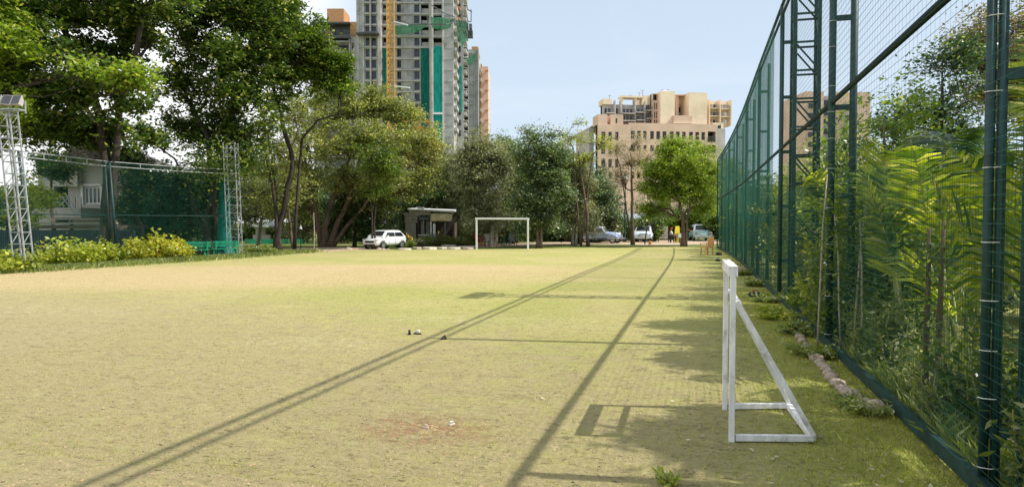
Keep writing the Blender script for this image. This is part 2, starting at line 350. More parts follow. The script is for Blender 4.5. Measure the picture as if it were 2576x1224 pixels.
# ------------------------------------------------------------------ vegetation
def leaf_arrays(rg,c,L,Wd,up=.5,jit=.35,dirs=None):
    n=len(c)
    nm=rg.normal(size=(n,3)); nm/=np.linalg.norm(nm,axis=1)[:,None]+1e-9; nm[:,2]=np.abs(nm[:,2])+up; nm/=np.linalg.norm(nm,axis=1)[:,None]
    t=rg.normal(size=(n,3)) if dirs is None else dirs+rg.normal(size=(n,3))*.3
    t-=nm*(t*nm).sum(1)[:,None]; t/=np.linalg.norm(t,axis=1)[:,None]+1e-9
    b=np.cross(nm,t); s=(1+rg.uniform(-jit,jit,size=(n,1)))
    V=np.stack([c-t*L*.5*s, c+b*Wd*.5*s-t*L*.05*s-nm*L*.08, c+t*L*.5*s-nm*L*.05, c-b*Wd*.5*s-t*L*.05*s-nm*L*.08],axis=1)
    return V
def leaves_obj(name,V,material,parent):
    n=len(V); V=V.reshape(-1,3); Q=np.arange(n*4).reshape(n,4)
    return link_mesh(name,np_mesh(name,V,Q),material,parent)
def pblob(px,py,rx,ry,D,dz=0,rd=None):
    c=at(px,py,D+dz); k=(D+dz)/F
    return (c,rx*k,(rd if rd else (rx+ry)*.5*k),ry*k)
def wig(a,b,n,amp,rg,sag=0):
    a=Vector(a); b=Vector(b); L=(b-a).length; out=[]
    o=Vector(rg.normal(size=3))*amp*L
    o2=Vector(rg.normal(size=3))*amp*L*.5
    for i in range(n+1):
        t=i/n; p=a.lerp(b,t)+o*math.sin(math.pi*t)*.5+o2*math.sin(2*math.pi*t)*.5; p.z+=sag*L*math.sin(math.pi*t)
        out.append(p)
    return out
def tree(name,label,cat,stems,blobs,leafm,barkm,nleaf=20000,L=.18,clump=.45,perclump=45,seed=1,group=None,up=.5,twigs=.5,asp=.55,shell=.6,gap=-.55):
    """stems: list of (points,r0,r1) world; blobs: (centre,rx,rd,rz)"""
    rg=np.random.default_rng(seed)
    base=Vector(stems[0][0][0]); base=Vector((base.x,base.y,0))
    root=thing(name,label,cat,base,0,group)
    mb=MB(); allp=[]
    for pts,r0,r1 in stems:
        P=[]
        for i in range(len(pts)-1):
            a,b=Vector(pts[i]),Vector(pts[i+1])
            for t in (0,.33,.67): P.append(a.lerp(b,t)+Vector(rg.normal(size=3))*r0*.25*(1 if (i or t) else 0))
        P.append(Vector(pts[-1])); n=len(P)
        rr=[r0+(r1-r0)*(i/(n-1)) for i in range(n)]; rr[0]*=1.35
        mb.tube([p-base for p in P],rr,8); allp+= list(zip(P,rr))[n//4:]
    vol=[b[1]*b[3]+b[2]*b[3]*.3 for b in blobs]; tot=sum(vol)
    Vs=[]
    for bi,(c,rx,rd,rz) in enumerate(blobs):
        c=Vector(c)
        nc=max(3,int(1.35*nleaf*vol[bi]/tot/perclump))
        # limb
        best=min(allp,key=lambda q:(q[0]-c).length+ (2.5 if q[0].z>c.z-rz*.3 else 0)+rg.uniform(0,.8))
        limb=wig(best[0],c,5,.22,rg,.05); r=min(best[1]*.75,.035+.02*(limb[0]-c).length)
        mb.tube([p-base for p in limb],[r*(1-.14*i) for i in range(6)],5)
        d=rg.normal(size=(nc,3)); d/=np.linalg.norm(d,axis=1)[:,None]
        rad=np.where(rg.random(nc)<shell,.5+.85*rg.random(nc)**1.3,rg.random(nc)**.5*.75)
        ax=RT*rx; dp=FW*rd
        cc=np.array(c)+ (d[:,0]*rad)[:,None]*np.array(ax)+(d[:,1]*rad)[:,None]*np.array(dp)+(d[:,2]*rad*rz)[:,None]*np.array((0,0,1.))
        q_=cc*(2.1/max(1.2,(rx+rz)*.5))+seed
        gate=np.sin(q_[:,0]*1.9+1.3*np.sin(q_[:,2]*1.3))+np.sin(q_[:,1]*1.7+q_[:,2])+np.sin(q_[:,2]*2.3+1.1*np.sin(q_[:,0]*1.2))
        cc=cc+rg.normal(size=cc.shape)*.16*(rx+rz)*.5
        for k in range(nc):
            if gate[k]<gap: continue
            cs=clump*rg.uniform(.6,1.4)
            m=int(perclump*rg.uniform(.35,1.65))
            o=rg.normal(size=(m,3))*np.array((cs,cs,cs*.55))*.55
            p=cc[k]+o; p=p[p[:,2]>.15]
            Vs.append(p)
            if rg.random()<twigs:
                i=rg.integers(2,6); s=limb[int(i)]; e=Vector(cc[k]); r2=max(.008,r*.33)
                mb.tube([q-base for q in wig(s,e,3,.18,rg,.03)],[r2,r2*.8,r2*.55,r2*.3],4,False)
    P=np.concatenate(Vs); V=leaf_arrays(rg,P,L,L*asp,up)-np.array(base)
    mb.build('trunk',barkm,root,smooth=True)
    leaves_obj('crown',V,leafm,root)
    return root
def S(D,pts,r0,r1):   # stem from pixel polyline at depth D (first point put on the ground)
    P=[at(p[0],p[1],D+(p[2] if len(p)>2 else 0)) for p in pts]; P[0].z=-.05
    return (P,r0,r1)
def BL(D,lst):
    return [pblob(*b[:4],D,b[4] if len(b)>4 else 0) for b in lst]
# --- left stand behind the left fence
tree('broadleaf_tree','huge dark tree with straight black trunk before the pale house','tree',
  [S(33,[(268,640),(266,540),(270,420),(262,320),(225,230),(190,150),(150,60)],.30,.12),S(33,[(266,330),(300,260),(330,180),(352,80),(380,0)],.2,.08)],
  BL(33,[(60,30,90,60),(190,20,90,60),(310,10,80,50),(420,-20,80,50),(110,120,90,55,-2),(230,130,80,45,1),(340,95,70,50,2),(60,210,70,50,-1),(160,235,85,50,-2),(265,210,80,45,-3),(330,255,50,35,-2),(80,320,80,50,1),(185,330,90,55,0),(290,340,70,45,1),(370,345,40,30,2),(210,-80,160,60)]),
  M['leaf_dark'],M['bark_dark'],62000,.25,.5,42,11,twigs=.9,gap=-.1)
tree('broadleaf_tree','sunlit yellow green tree leaning in at the left edge above the lattice mast','tree',
  [S(30,[(-160,690),(-150,500),(-120,300),(-60,120)],.28,.08)],
  BL(30,[(-30,60,75,60),(-20,170,80,60),(0,260,75,50),(-60,-20,90,60),(30,110,50,40,-1),(-80,320,80,60),(60,270,45,30,-1),(330,190,60,30,-1),(255,175,50,28,-1)]),
  M['leaf_bright'],M['bark_dark'],24000,.24,.5,40,12,twigs=.8)
tree('broadleaf_tree','tall dark green tree with leaning trunk beside the right lattice mast','tree',
  [S(38,[(538,640),(526,590),(519,545),(540,480),(556,420),(575,330),(590,220),(600,100)],.19,.09),S(38,[(556,420),(520,340),(480,260),(440,180)],.16,.05),S(38,[(530,600,.2),(470,460),(440,400),(400,370)],.08,.04)],
  BL(38,[(470,40,70,60),(560,20,80,60),(640,30,70,60),(500,130,70,55,1),(590,130,75,60,-1),(660,140,60,60),(450,215,55,50),(540,230,70,50),(620,235,70,50,-1),(560,320,70,55,1),(640,330,55,55),(490,350,60,45,2),(600,400,50,35),(430,330,30,50,1),(580,-60,140,50),(700,80,50,50)]),
  M['leaf_dark'],M['bark_dark'],62000,.23,.5,45,13,twigs=.8,gap=-.15)
tree('broadleaf_tree','broad fresh green tree reaching right towards the tower over bare curved limbs','tree',
  [S(41,[(700,632),(702,560),(728,470),(738,400),(712,320),(690,230),(680,140)],.20,.08),S(41,[(738,400),(760,350),(800,300),(850,290)],.1,.04),S(41,[(700,560),(690,480),(670,400),(650,330)],.12,.04)],
  BL(41,[(710,40,50,40),(690,100,60,45),(750,90,60,45),(800,130,55,40),(845,160,40,32),(760,160,70,35,1),(700,190,50,40,1),(850,215,30,22),(800,200,60,26),(720,250,40,25),(660,60,60,50),(640,0,70,50)]),
  M['leaf_green'],M['bark_dark'],46000,.21,.45,45,14,twigs=.8)
tree('broadleaf_tree','slim thin-leaved tree with pale forked stems behind the bare earth','tree',
  [S(44,[(705,628),(700,540),(690,450),(680,370),(665,300)],.12,.04),S(44,[(740,628),(728,560),(715,470),(730,380),(760,300)],.10,.03)],
  BL(44,[(680,300,50,45),(740,290,55,45),(700,380,60,45),(650,430,50,40),(740,470,55,40),(690,510,50,35)]),
  M['leaf_olive'],M['bark_brown'],14000,.15,.5,30,15,twigs=.9)
tree('broadleaf_tree','spreading olive tree with many forked trunks and rusty orange leaves towards the tower','tree',
  [S(49,[(812,624),(818,570),(838,500),(870,420),(905,330)],.30,.06),S(49,[(826,624),(850,560),(885,480),(900,400),(940,320)],.24,.06),S(49,[(810,624),(800,560),(785,490),(770,400),(790,320)],.2,.05),S(49,[(836,622),(870,570),(930,500),(985,440),(1030,380)],.16,.05)],
  BL(49,[(880,228,30,16),(960,236,32,16),(1030,285,26,20),(1100,365,18,26),(742,268,26,24),(820,240,26,18),(790,290,60,50),(860,270,65,45),(930,262,60,40),(990,285,55,40),(760,370,50,50),(840,360,70,50,-2),(920,350,70,50,-2),(1000,360,60,45,-1),(1050,350,45,50),(1075,410,35,45),(790,450,60,45),(870,450,70,45),(960,440,70,50,-2),(1040,460,55,45),(740,430,50,40,1),(965,500,50,35,1),(900,510,60,30,1),(770,520,45,35,1),(720,500,35,35,1),(850,560,40,25,2),(760,575,35,22,2)]),
  M['leaf_olive'],M['bark_brown'],85000,.17,.5,45,16,twigs=.8)
tree('broadleaf_tree','rust coloured tree crown beside the foot of the grey tower','tree',
  [S(58,[(1050,606),(1045,540),(1040,450),(1030,360)],.14,.05)],
  BL(58,[(1015,300,40,30),(1050,340,40,35),(1080,385,32,35),(1050,400,40,35),(1100,430,22,25)]),
  M['leaf_rust'],M['bark_brown'],16000,.15,.4,40,17)
tree('broadleaf_tree','low dense dark tree between the forked olive trunks and the white car','tree',
  [S(50,[(892,620),(894,570),(888,520),(900,470)],.14,.05)],
  BL(50,[(880,520,45,40),(910,560,45,30),(860,560,40,28),(930,500,35,35),(960,560,30,28)]),
  M['leaf_deep'],M['bark_dark'],22000,.16,.45,45,18)
tree('broadleaf_tree','thin twin-stemmed dark tree rising just left of the white car','tree',
  [S(45,[(937,622),(936,540),(930,460),(935,380)],.075,.03),S(45,[(945,622),(942,560),(950,470),(965,400)],.07,.03)],
  BL(45,[(930,400,40,40),(970,420,40,40),(950,470,35,30)]),M['leaf_green'],M['bark_dark'],6000,.14,.5,30,19,twigs=.9)
# --- middle thicket
MID=[
 (52,(1130,612),[(1120,470,40,50),(1150,410,45,45),(1175,470,40,50),(1130,545,40,35)],'leaf_grey','bark_brown',20000,'grey green tree directly behind the timber hut'),
 (56,(1060,612),[(1050,500,45,40),(1090,470,40,50),(1040,560,40,30),(1095,560,45,35),(1010,540,35,35)],'leaf_deep','bark_dark',24000,'dark tree filling the gap left of the hut roof'),
 (50,(1238,612),[(1215,380,50,38),(1180,420,45,50),(1250,410,45,50),(1215,470,60,50),(1240,540,50,40),(1205,520,35,35)],'leaf_grey','bark_pale',42000,'tall greyish feathery tree behind the left goalpost'),
 (56,(1290,612),[(1270,370,50,30),(1300,420,45,45),(1320,480,40,50),(1280,540,50,45)],'leaf_green','bark_dark',26000,'green tree showing over the crossbar of the far goal'),
 (47,(1352,620),[(1350,345,35,25),(1340,400,50,40),(1390,390,40,40),(1370,460,50,45),(1330,500,35,40),(1400,480,40,50),(1360,545,40,35)],'leaf_bloom','bark_brown',44000,'dark tree flecked with white blossom right of the far goal'),
 (52,(1440,612),[(1420,400,40,45),(1445,450,40,40),(1420,520,45,45),(1465,520,40,45)],'leaf_grey','bark_pale',24000,'leaning pale-trunked tree with thin foliage behind the parked cars'),
 (63,(1500,604),[(1485,470,40,35),(1520,500,40,40),(1490,550,50,35),(1540,555,40,30)],'leaf_bloom','bark_dark',26000,'bushy white-flecked tree behind the blue vintage car'),
 (72,(1660,600),[(1650,530,45,25),(1690,545,45,25),(1620,560,35,22)],'leaf_deep','bark_brown',16000,'low shady tree behind the white vintage car'),
 (50,(1717,606),[(1700,385,42,30),(1745,385,38,30),(1665,430,42,40),(1715,430,50,45),(1765,430,40,45),(1650,480,38,32),(1700,490,50,32),(1760,490,42,30),(1730,400,40,30,-2),(1792,450,26,40,1),(1640,455,26,40,1),(1690,368,30,18),(1640,525,30,22,1),(1775,520,32,25,1)],'leaf_bright','bark_brown',60000,'round bright green tree at the end of the right fence'),
 (72,(1800,600),[(1790,460,40,50),(1820,500,40,50),(1780,540,40,30),(1840,430,40,40)],'leaf_lime','bark_brown',20000,'pale green tree beyond the far end of the tall green fence'),
]
for i,(D,b,bl,lm,bk,n,lab) in enumerate(MID):
    if i<7 and i!=1: bl=bl+[(b[0]-25,572,34,24,2),(b[0]+30,568,36,26,3)] ; n=int(n*1.35)
    if i==0: D=57; bl=bl[:-2]+[(1165,570,30,25,2)]
    top=min(bl,key=lambda q:q[1]); mid_=(b[0]+top[0])/2
    st=[S(D,[b,(b[0]+rnd.uniform(-6,6),b[1]-60),(mid_,(b[1]+top[1])/2),(top[0],top[1]+10)],.17 if i in (2,8,6) else .12,.04)]
    if i in (4,2,5,8): st.append(S(D,[(b[0]+8,b[1]),(b[0]+12,b[1]-60),(b[0]+22,b[1]-130),(b[0]+45,b[1]-190)],.11,.03))
    tree('broadleaf_tree',lab,'tree',st,BL(D,bl),M[lm],M[bk],n,.16,.45,40,40+i,twigs=.5,asp=.5)
tree('broadleaf_tree','sparse twiggy sapling with arching branches high over the thicket','tree',
  [S(50,[(1480,614),(1475,540),(1462,440),(1455,380)],.13,.05),S(50,[(1462,440),(1490,390),(1530,350),(1560,345)],.06,.02),S(50,[(1462,440),(1440,370),(1410,330),(1380,325)],.06,.02)],
  BL(50,[(1440,345,45,25),(1400,330,35,14),(1460,310,18,12),(1510,360,40,20),(1470,400,35,25)]),M['leaf_lime'],M['bark_brown'],2600,.14,.45,10,61,twigs=1)
tree('broadleaf_tree','nearly leafless twiggy tree in front of the beige building, beside the lamp post','tree',
  [S(54,[(1592,608),(1590,520),(1588,460),(1590,400)],.16,.05),S(54,[(1590,470),(1560,420),(1545,370)],.06,.02)],
  BL(54,[(1550,370,35,28),(1600,360,35,30),(1580,410,50,25),(1630,400,35,30),(1560,450,35,25),(1610,470,30,20)]),M['leaf_pale'],M['bark_brown'],6500,.12,.5,14,62,twigs=1)
tree('broadleaf_tree','slanting leafless brown trunk and bough behind the blue car','tree',
  [S(56,[(1456,606),(1462,560),(1468,510),(1455,440)],.14,.05)],BL(51,[(1455,430,25,20),(1480,460,22,20)]),M['leaf_grey'],M['bark_dark'],2500,.14,.4,20,63,twigs=1)
# --- behind the left fence, mid depth
LT=[
 (37,(142,625),[(140,430,40,25),(120,400,40,25),(165,405,35,25)],'leaf_dark','bark_brown',6000,'slim brown-trunked tree standing before the pale house'),
 (38,(352,630),[(350,440,45,40),(320,400,30,25),(375,480,30,35),(330,520,35,40)],'leaf_deep','bark_brown',16000,'slender leaning tree between the two fence posts on the left'),
 (40,(420,628),[(410,470,40,45),(440,530,45,45),(390,560,40,40),(460,470,35,40)],'leaf_deep','bark_brown',30000,'rounded dark tree between the pale house and the leaning trunk'),
 (42,(490,628),[(500,470,45,45),(540,520,45,45),(500,570,50,35),(560,470,35,35)],'leaf_deep','bark_brown',26000,'bluish dark tree behind the green benches'),
 (52,(650,618),[(640,480,40,35),(670,520,45,35),(620,540,35,35),(690,470,30,25)],'leaf_grey','bark_pale',16000,'pale crooked tree above the small far shelter'),
 (58,(760,618),[(750,500,50,40),(800,520,50,40),(770,560,50,30),(830,560,45,30)],'leaf_deep','bark_dark',26000,'shaded tree beyond the forked olive trunks'),
 (30,(60,655),[(50,470,30,30),(95,500,22,25),(60,540,30,22)],'leaf_lime','bark_brown',6000,'small yellow-leaved tree between the left mast and the house'),
]
for i,(D,b,bl,lm,bk,n,lab) in enumerate(LT):
    top=min(bl,key=lambda q:q[1])
    tree('broadleaf_tree',lab,'tree',[S(D,[b,(b[0]+rnd.uniform(-8,8),b[1]-60),((b[0]+top[0])/2,(b[1]+top[1])/2),(top[0],top[1]+5)],.15,.05)],BL(D,bl),M[lm],M[bk],n,.17,.45,40,80+i,twigs=.6)
# --- far belt closing the view
far=[(640,455,70,95),(560,470,70,90),(740,480,70,90),(860,500,70,70),(980,500,70,70),(1100,480,70,80),(1200,480,70,90),(1300,470,70,90),(1400,460,60,90),(1490,490,55,70),(420,500,80,80),(300,520,80,70),(160,520,90,60),(20,520,90,60),(1575,580,40,25),(1660,575,45,28),(1740,560,50,40),(1815,560,40,45)]
proto=None
words=['behind the benches','left of the benches','above the green screen','behind the dark undergrowth','behind the white car','behind the hut','left behind the goal','right behind the goal','behind the blossom tree','behind the blue car','beside the pale house','behind the pale house','left behind the house','at the left edge','beside the lamp post','behind the white vintage car','behind the bright round tree','behind the far fence end']
for i,(px,py,rx,ry) in enumerate(far):
    D=66+rnd.uniform(-3,5)
    if i<3 or i>13:
        tree('broadleaf_tree','far dark tree of the background belt '+words[i],'tree',[S(D,[(px,605),(px+3,560),(px,py)],.2,.06)],BL(D,[(px,py-ry*.35,rx*.8,ry*.5),(px-rx*.4,py+ry*.3,rx*.6,ry*.5),(px+rx*.4,py+ry*.3,rx*.6,ry*.5)]),M[['leaf_deep','leaf_dark','leaf_grey'][i%3]] if i<14 else M['leaf_green'],M['bark_dark'],14000,.24,.7,40,120+i,'trees of the far belt',twigs=.3)
    else:
        tree('broadleaf_tree','far dark tree of the background belt '+words[i],'tree',[S(D,[(px,605),(px+3,560),(px,py)],.2,.06)],BL(D,[(px,py-ry*.3,rx*.8,ry*.6),(px-rx*.4,py+ry*.4,rx*.7,ry*.5),(px+rx*.4,py+ry*.4,rx*.7,ry*.5)]),M['leaf_deep'],M['bark_dark'],15000,.26,.7,40,120+i,'trees of the far belt',twigs=.3)
# --- shrubs
def shrub(name,label,cat,loc,rx,ry,h,leafm,n,L,seed,group=None,stemm='bark_brown',asp=.6,up=.5,stalk=12,flower=None,spiky=False):
    rg=np.random.default_rng(seed); root=thing(name,label,cat,loc,0,group); mb=MB(); Vs=[];Ds=[]
    for k in range(stalk):
        a=rg.uniform(0,6.28); r=math.sqrt(rg.random()); e=Vector((math.cos(a)*r*rx,math.sin(a)*r*ry,h*rg.uniform(.45,1.15)*(1-.35*r*r)))
        b=Vector((e.x*.35,e.y*.35,0)); pts=wig(b,e,4,.12,rg); mb.tube(pts,[.014,.012,.010,.007,.004],4)
        m=n//stalk; t=rg.uniform(.15,1.05,size=m)
        P=np.array([b.lerp(e,1.0)[:] for _ in range(1)])
        q=np.array(b)[None]+(np.array(e)-np.array(b))[None]*t[:,None]
        o=rg.normal(size=(m,3))*np.array((rx,ry,h*.6))*.16*(0.4+t[:,None]*.6)
        p=q+o; p[:,2]=np.abs(p[:,2]); Vs.append(p)
        d=np.tile(np.array((e-b).normalized()),(m,1)); Ds.append(d)
    P=np.concatenate(Vs); D=np.concatenate(Ds)
    V=leaf_arrays(rg,P,L,L*asp,up,.4,D if spiky else None)
    mb.build('stems',M[stemm],root); leaves_obj('foliage',V,leafm,root)
    if flower:
        fm,fn,fl=flower; k=rg.choice(len(P),fn,replace=False); Q=P[k]+np.array((0,0,.06)); leaves_obj('blossom',leaf_arrays(rg,Q,fl,fl*.8,1.2),fm,root)
    return root
M['petal_white']=leafmat('petal_white',(.75,.72,.68),(.85,.82,.8),trans=.2)
M['petal_red']=leafmat('petal_red',(.6,.05,.03),(.75,.15,.05),trans=.2)
M['petal_yellow']=leafmat('petal_yellow',(.8,.5,.05),(.85,.65,.1),trans=.2)
hb=[(-30,688,1.3,1.0,'leaf_lime','at the left edge below the mast'),(20,684,1.0,.95,'leaf_lime','at the foot of the left lattice mast'),(118,674,1.0,1.2,'leaf_lime','just right of the left lattice mast'),(165,670,1.1,1.3,'leaf_lime','with the highest tips below the house'),(215,668,1.1,1.15,'leaf_lime','below the house balcony'),(255,665,.9,.95,'leaf_lime','left of the second fence post'),(325,660,1.0,1.0,'leaf_yellow','right of the second fence post'),(365,658,1.1,1.2,'leaf_yellow','brightest in the row'),(408,656,1.1,1.15,'leaf_yellow','near the wrapped trunk'),(437,655,.7,.7,'leaf_yellow','next to the first bench')]
for i,(px,py,r,h,lm,wd) in enumerate(hb):
    p=G(px,py); k=3005/(py-560)/27
    shrub('leafy_bush',('yellow green' if lm=='leaf_lime' else 'yellow leaved')+' bush on the field edge '+wd,'bush',p+FW*.6,r,r*.7,h*k*.9,M[lm],950,.16,200+i,'bushes along the left fence',stalk=26,asp=.62,flower=(M['petal_white'] if i%2 else M['petal_red'],14,.07))
for i in range(26):
    px=[380,430,470,520,560,620,700,740,850,890,930,1000,1040,1090,1150,1180,1220,1260,1300,1340,1390,1430,1460,1500,1560,1620][i]+rnd.uniform(-8,8); D=(47 if i<5 else 63)+rnd.uniform(-2,4); hh=rnd.uniform(2.2,3.8) if i<5 or i>7 else 1.6
    p=gd(px,D); shrub('shade_shrub','dark undergrowth shrub in the deep shade under the far trees','shrub',p,1.9,1.3,hh,M[['leaf_deep','leaf_dark','leaf_deep','leaf_grey'][i%4]],2600,.26,900+i,'undergrowth shrubs under the far trees',stalk=16,asp=.6)
# wrapped trunk seen behind the net
p=G(452,655)+FW*5
root=thing('wrapped_tree','thick trunk wrapped in green netting behind the left fence','tree',p)
rg=np.random.default_rng(5); mb=MB(); mb.tube([(0,0,-.05),(.02,0,.5),(-.03,.02,1.5),(.05,0,2.8),(.02,0,4.2)],[.55,.36,.30,.28,.26],10); mb.build('trunk',M['bark_brown'],root,True)
mb=MB(); mb.tube([(0,0,.0),(.02,0,.5),(-.03,.02,1.5),(.05,0,2.8),(.02,0,4.1)],[.58,.39,.33,.31,.29],14,False); mb.build('netting_wrap',M['site_net'],root,True)
V=leaf_arrays(rg,np.concatenate([rg.normal(size=(3000,3))*np.array((1.1,1.1,.7))+np.array((0,0,4.8))]),.18,.1); leaves_obj('crown',V,M['leaf_dark'],root)
# undergrowth shrubs
US=[(600,640,1.0,.6,'weed','by the foot of the right lattice mast'),(640,640,1.2,.5,'weed','on the grass right of the right lattice mast'),(500,640,.9,.9,'leaf_bloom','between the two green benches'),(1160,612,1.2,2.0,'weed','tall at the right of the hut'),(1295,606,2.0,1.9,'leaf_bloom','with a slanting pale stem behind the goal'),(1225,606,1.0,1.2,'weed','behind the reclining chair'),(1380,604,1.3,1.0,'leaf_grey','beside the path right of the goal'),(1490,610,1.4,.5,'leaf_deep','in front of the blue vintage car'),(1540,600,1.6,1.2,'leaf_deep','between the blue and white vintage cars'),(1400,600,2,1.5,'leaf_deep','under the thicket by the path'),(1100,600,2,1.5,'leaf_deep','dark behind the hut garden'),(860,612,2,1.6,'leaf_deep','behind the forked trunks'),(1010,600,1.6,1.8,'leaf_grey','between the white car and the hut'),(1450,600,2,1.6,'leaf_bloom','left behind the blue vintage car'),(1330,598,2.4,2,'leaf_deep','shaded behind the right goalpost')]
for i,(px,py,r,h,lm,wd) in enumerate(US):
    p=G(px,py); shrub('shrub',{'weed':'soft green shrub ','leaf_bloom':'shrub with pale flowers ','leaf_grey':'greyish shrub ','leaf_deep':'dark green shrub '}[lm]+wd,'shrub',p,r,r*.7,h,M[lm],2400,.13,240+i,None,stalk=20,spiky=(lm=='weed'),asp=.4)
# ------------------------------------------------------------------ left fence & masts
def wires(path,z0,z1f,step,wz,mbr=.0015,top=None):
    """vertical + horizontal strands along a path fn(s)->(x,y), returns MB"""
    mb=MB(); n=len(path)
    for i in range(n):
        x,y=path[i]; zt=z1f(i); r=mbr
        mb.add([(x-r,y,z0),(x+r,y-r,z0),(x+r*.2,y+r,z0),(x-r,y,zt),(x+r,y-r,zt),(x+r*.2,y+r,zt)],[(0,1,4,3),(1,2,5,4),(2,0,3,5)])
    return mb
def net(name,pts,heights,z0,step,zstep,r,material,parent,rv=None):
    P=[Vector((p[0],p[1],0)) for p in pts]
    seg=[(P[i+1]-P[i]).length for i in range(len(P)-1)]; tot=sum(seg)
    def ev(s):
        k=0
        while k<len(seg)-1 and s>seg[k]: s-=seg[k]; k+=1
        t=s/seg[k]; return P[k].lerp(P[k+1],t),heights[k]+(heights[k+1]-heights[k])*t
    n=int(tot/step); V=[];Q=[]
    ss=np.linspace(0,tot,n); pe=[ev(s) for s in ss]
    def strand(a,b,r=r):
        a=np.array(a);b=np.array(b);d=b-a; u=np.array((1,0.2,0.0)) if abs(d[2])>np.linalg.norm(d[:2]) else np.array((0,0,1.))
        x=np.cross(d,u); x/=np.linalg.norm(x); y=np.cross(d,x); y/=np.linalg.norm(y)
        o=[x*r,(-x*.5+y*.87)*r,(-x*.5-y*.87)*r]; k=len(V)
        for p in (a,b):
            for q in o: V.append(p+q)
        Q.extend([(k,k+1,k+4,k+3),(k+1,k+2,k+5,k+4),(k+2,k,k+3,k+5)])
    for p,h in pe: 
        j=rnd.uniform(-.3,.3)*step; strand((p.x,p.y,z0),(p.x+j*.2,p.y+j,h),rv or r)
    nz=int((max(heights)-z0)/zstep)
    ks=list(range(0,n,max(1,int(1.2/step))))
    if ks[-1]!=n-1: ks.append(n-1)
    for j in range(nz+1):
        f=j/nz
        for a,b in zip(ks[:-1],ks[1:]):
            pa,ha=pe[a]; pb,hb_=pe[b]
            strand((pa.x,pa.y,z0+(ha-z0)*f),(pb.x,pb.y,z0+(hb_-z0)*f))
    return link_mesh(name,np_mesh(name,np.array(V),np.array(Q)),material,parent)
pL0=G(-260,700); pL1=G(75,672); pL2=G(288,656); pL3=G(450,648); pL4=G(606,642)
fence=thing('sports_fence','green net fence with a ladder-like top rail along the left side of the field','fence',pL1)
b0=Vector(pL1)
def rel(p): return Vector(p)-b0
zt=4.55; zm=2.1
LP=[pL0,pL1,pL2,pL3,pL4]
for i,p in enumerate(LP[:-1]):
    if i==3: continue
    lean=RT*(-.45 if i==1 else -.25 if i==2 else 0)
    for o in ((-.13,.13) if i!=0 else (0,)):
        mb=MB(); mb.tube([rel(p)+RT*o,rel(p)+RT*o*.8+lean+UP*zt],.055 if i else .1,8); mb.build('post',M['green_paint'],fence,True)
    if i:
        for k in (.1,.3,.5,.7,.9): mb=MB(); mb.bar(rel(p)+RT*-.12+lean*k+UP*zt*k,rel(p)+RT*.12+lean*k+UP*zt*k,.03); mb.build('post_rung',M['green_paint'],fence)
for zz,r in ((zt,.022),(zt-.22,.022),(zm,.022)):
    mb=MB()
    for a,b in zip(LP[:-1],LP[1:]):
        mb.tube([rel(a)+UP*zz+RT*-.3,rel(b)+UP*zz+(RT*-.3 if b is not pL4 else UP*0)],r,6)
    mb.build('rail',M['galv'] if zz>3 else M['green_paint'],fence)
mb=MB()
for a,b in zip(LP[:-1],LP[1:]):
    n=int((b-a).length/1.1)
    for k in range(n): p=rel(a).lerp(rel(b),k/n)+RT*-.3; mb=MB(); mb.bar(p+UP*(zt-.22),p+UP*zt,.025); mb.build('rail_rung',M['galv'],fence)
net('net',[rel(p+RT*-.3) for p in LP],[zt]*5,.1,.05,.05,.0020,M['net_green'],fence)
def lattice_mast(label,loc,h,w,material,lean,heads,step=.42,flights=True,name='floodlight_mast',wd=None,group=None,rz=None,headm='galv',th=1.0):
    root=thing(name,label,'mast',loc,A if rz is None else rz,group); wd=wd or w
    legs=[(-w/2,-wd/2),(w/2,-wd/2),(-w/2,wd/2),(w/2,wd/2)]
    for lx,ly in legs:
        mb=MB(); mb.bar((lx,ly,0),(lx+lean*h,ly,h),.05*th); mb.build('leg',material,root)
    mb=MB(); z=.15; k=0
    while z<h-.1:
        z2=min(z+step,h); o=lean*z; o2=lean*z2
        for ly in (-wd/2,wd/2):
            mb.bar((-w/2+o,ly,z),(w/2+o,ly,z),.028*th)
            if k%2: mb.bar((-w/2+o,ly,z),(w/2+o2,ly,z2),.022*th)
        for lx in (-w/2,w/2):
            mb.bar((lx+o,-wd/2,z),(lx+o,wd/2,z),.028*th)
            if not k%2: mb.bar((lx+o,-wd/2,z),(lx+o2,wd/2,z2),.022*th)
        z=z2; k+=1
    mb.build('bracing',material,root)
    if heads:
        mb=MB(); hw=heads*.17; 
        for zz in (h,h+.32): mb.bar((-hw+lean*h,-.05,zz),(hw+lean*h,-.05,zz),.05)
        mb.bar((-hw+lean*h,-.45,h),(hw+lean*h,-.45,h),.04)
        for e in (-hw,hw,0): mb.bar((e+lean*h,-.45,h),(e+lean*h,-.05,h),.04); mb.bar((e+lean*h,-.05,h-.1),(e+lean*h,-.05,h+.35),.04)
        mb.build('head_frame',material,root)
        for i in range(heads):
            x=lean*h+(i-(heads-1)/2)*.36
            mb=MB(); c=Vector((x,-.18,h+.28)); Mx=Matrix.Translation(c)@Matrix.Rotation(R(-28),4,'X')@Matrix.Rotation(R(rnd.uniform(-12,12)),4,'Z')
            pts=[Vector((sx*a,sy,sz*b)) for sz in (-1,1) for sy,a,b in ((-.14,.17,.2),(.12,.09,.1)) for sx in (-1,1)]
            pts=[Mx@p for p in pts]; mb.hexa(pts); fl=mb.build('floodlight',M['greywall'],root)
            mb=MB(); q=[Mx@Vector(p) for p in ((-.15,-.145,-.18),(.15,-.145,-.18),(.15,-.145,.18),(-.15,-.145,.18),(-.15,-.15,-.18),(.15,-.15,-.18),(.15,-.15,.18),(-.15,-.15,.18))]
            mb.add(q,[(0,1,2,3),(4,5,6,7),(0,1,5,4),(1,2,6,5),(2,3,7,6),(3,0,4,7)]); mb.build('lamp_face',M['glass'],fl)
    return root
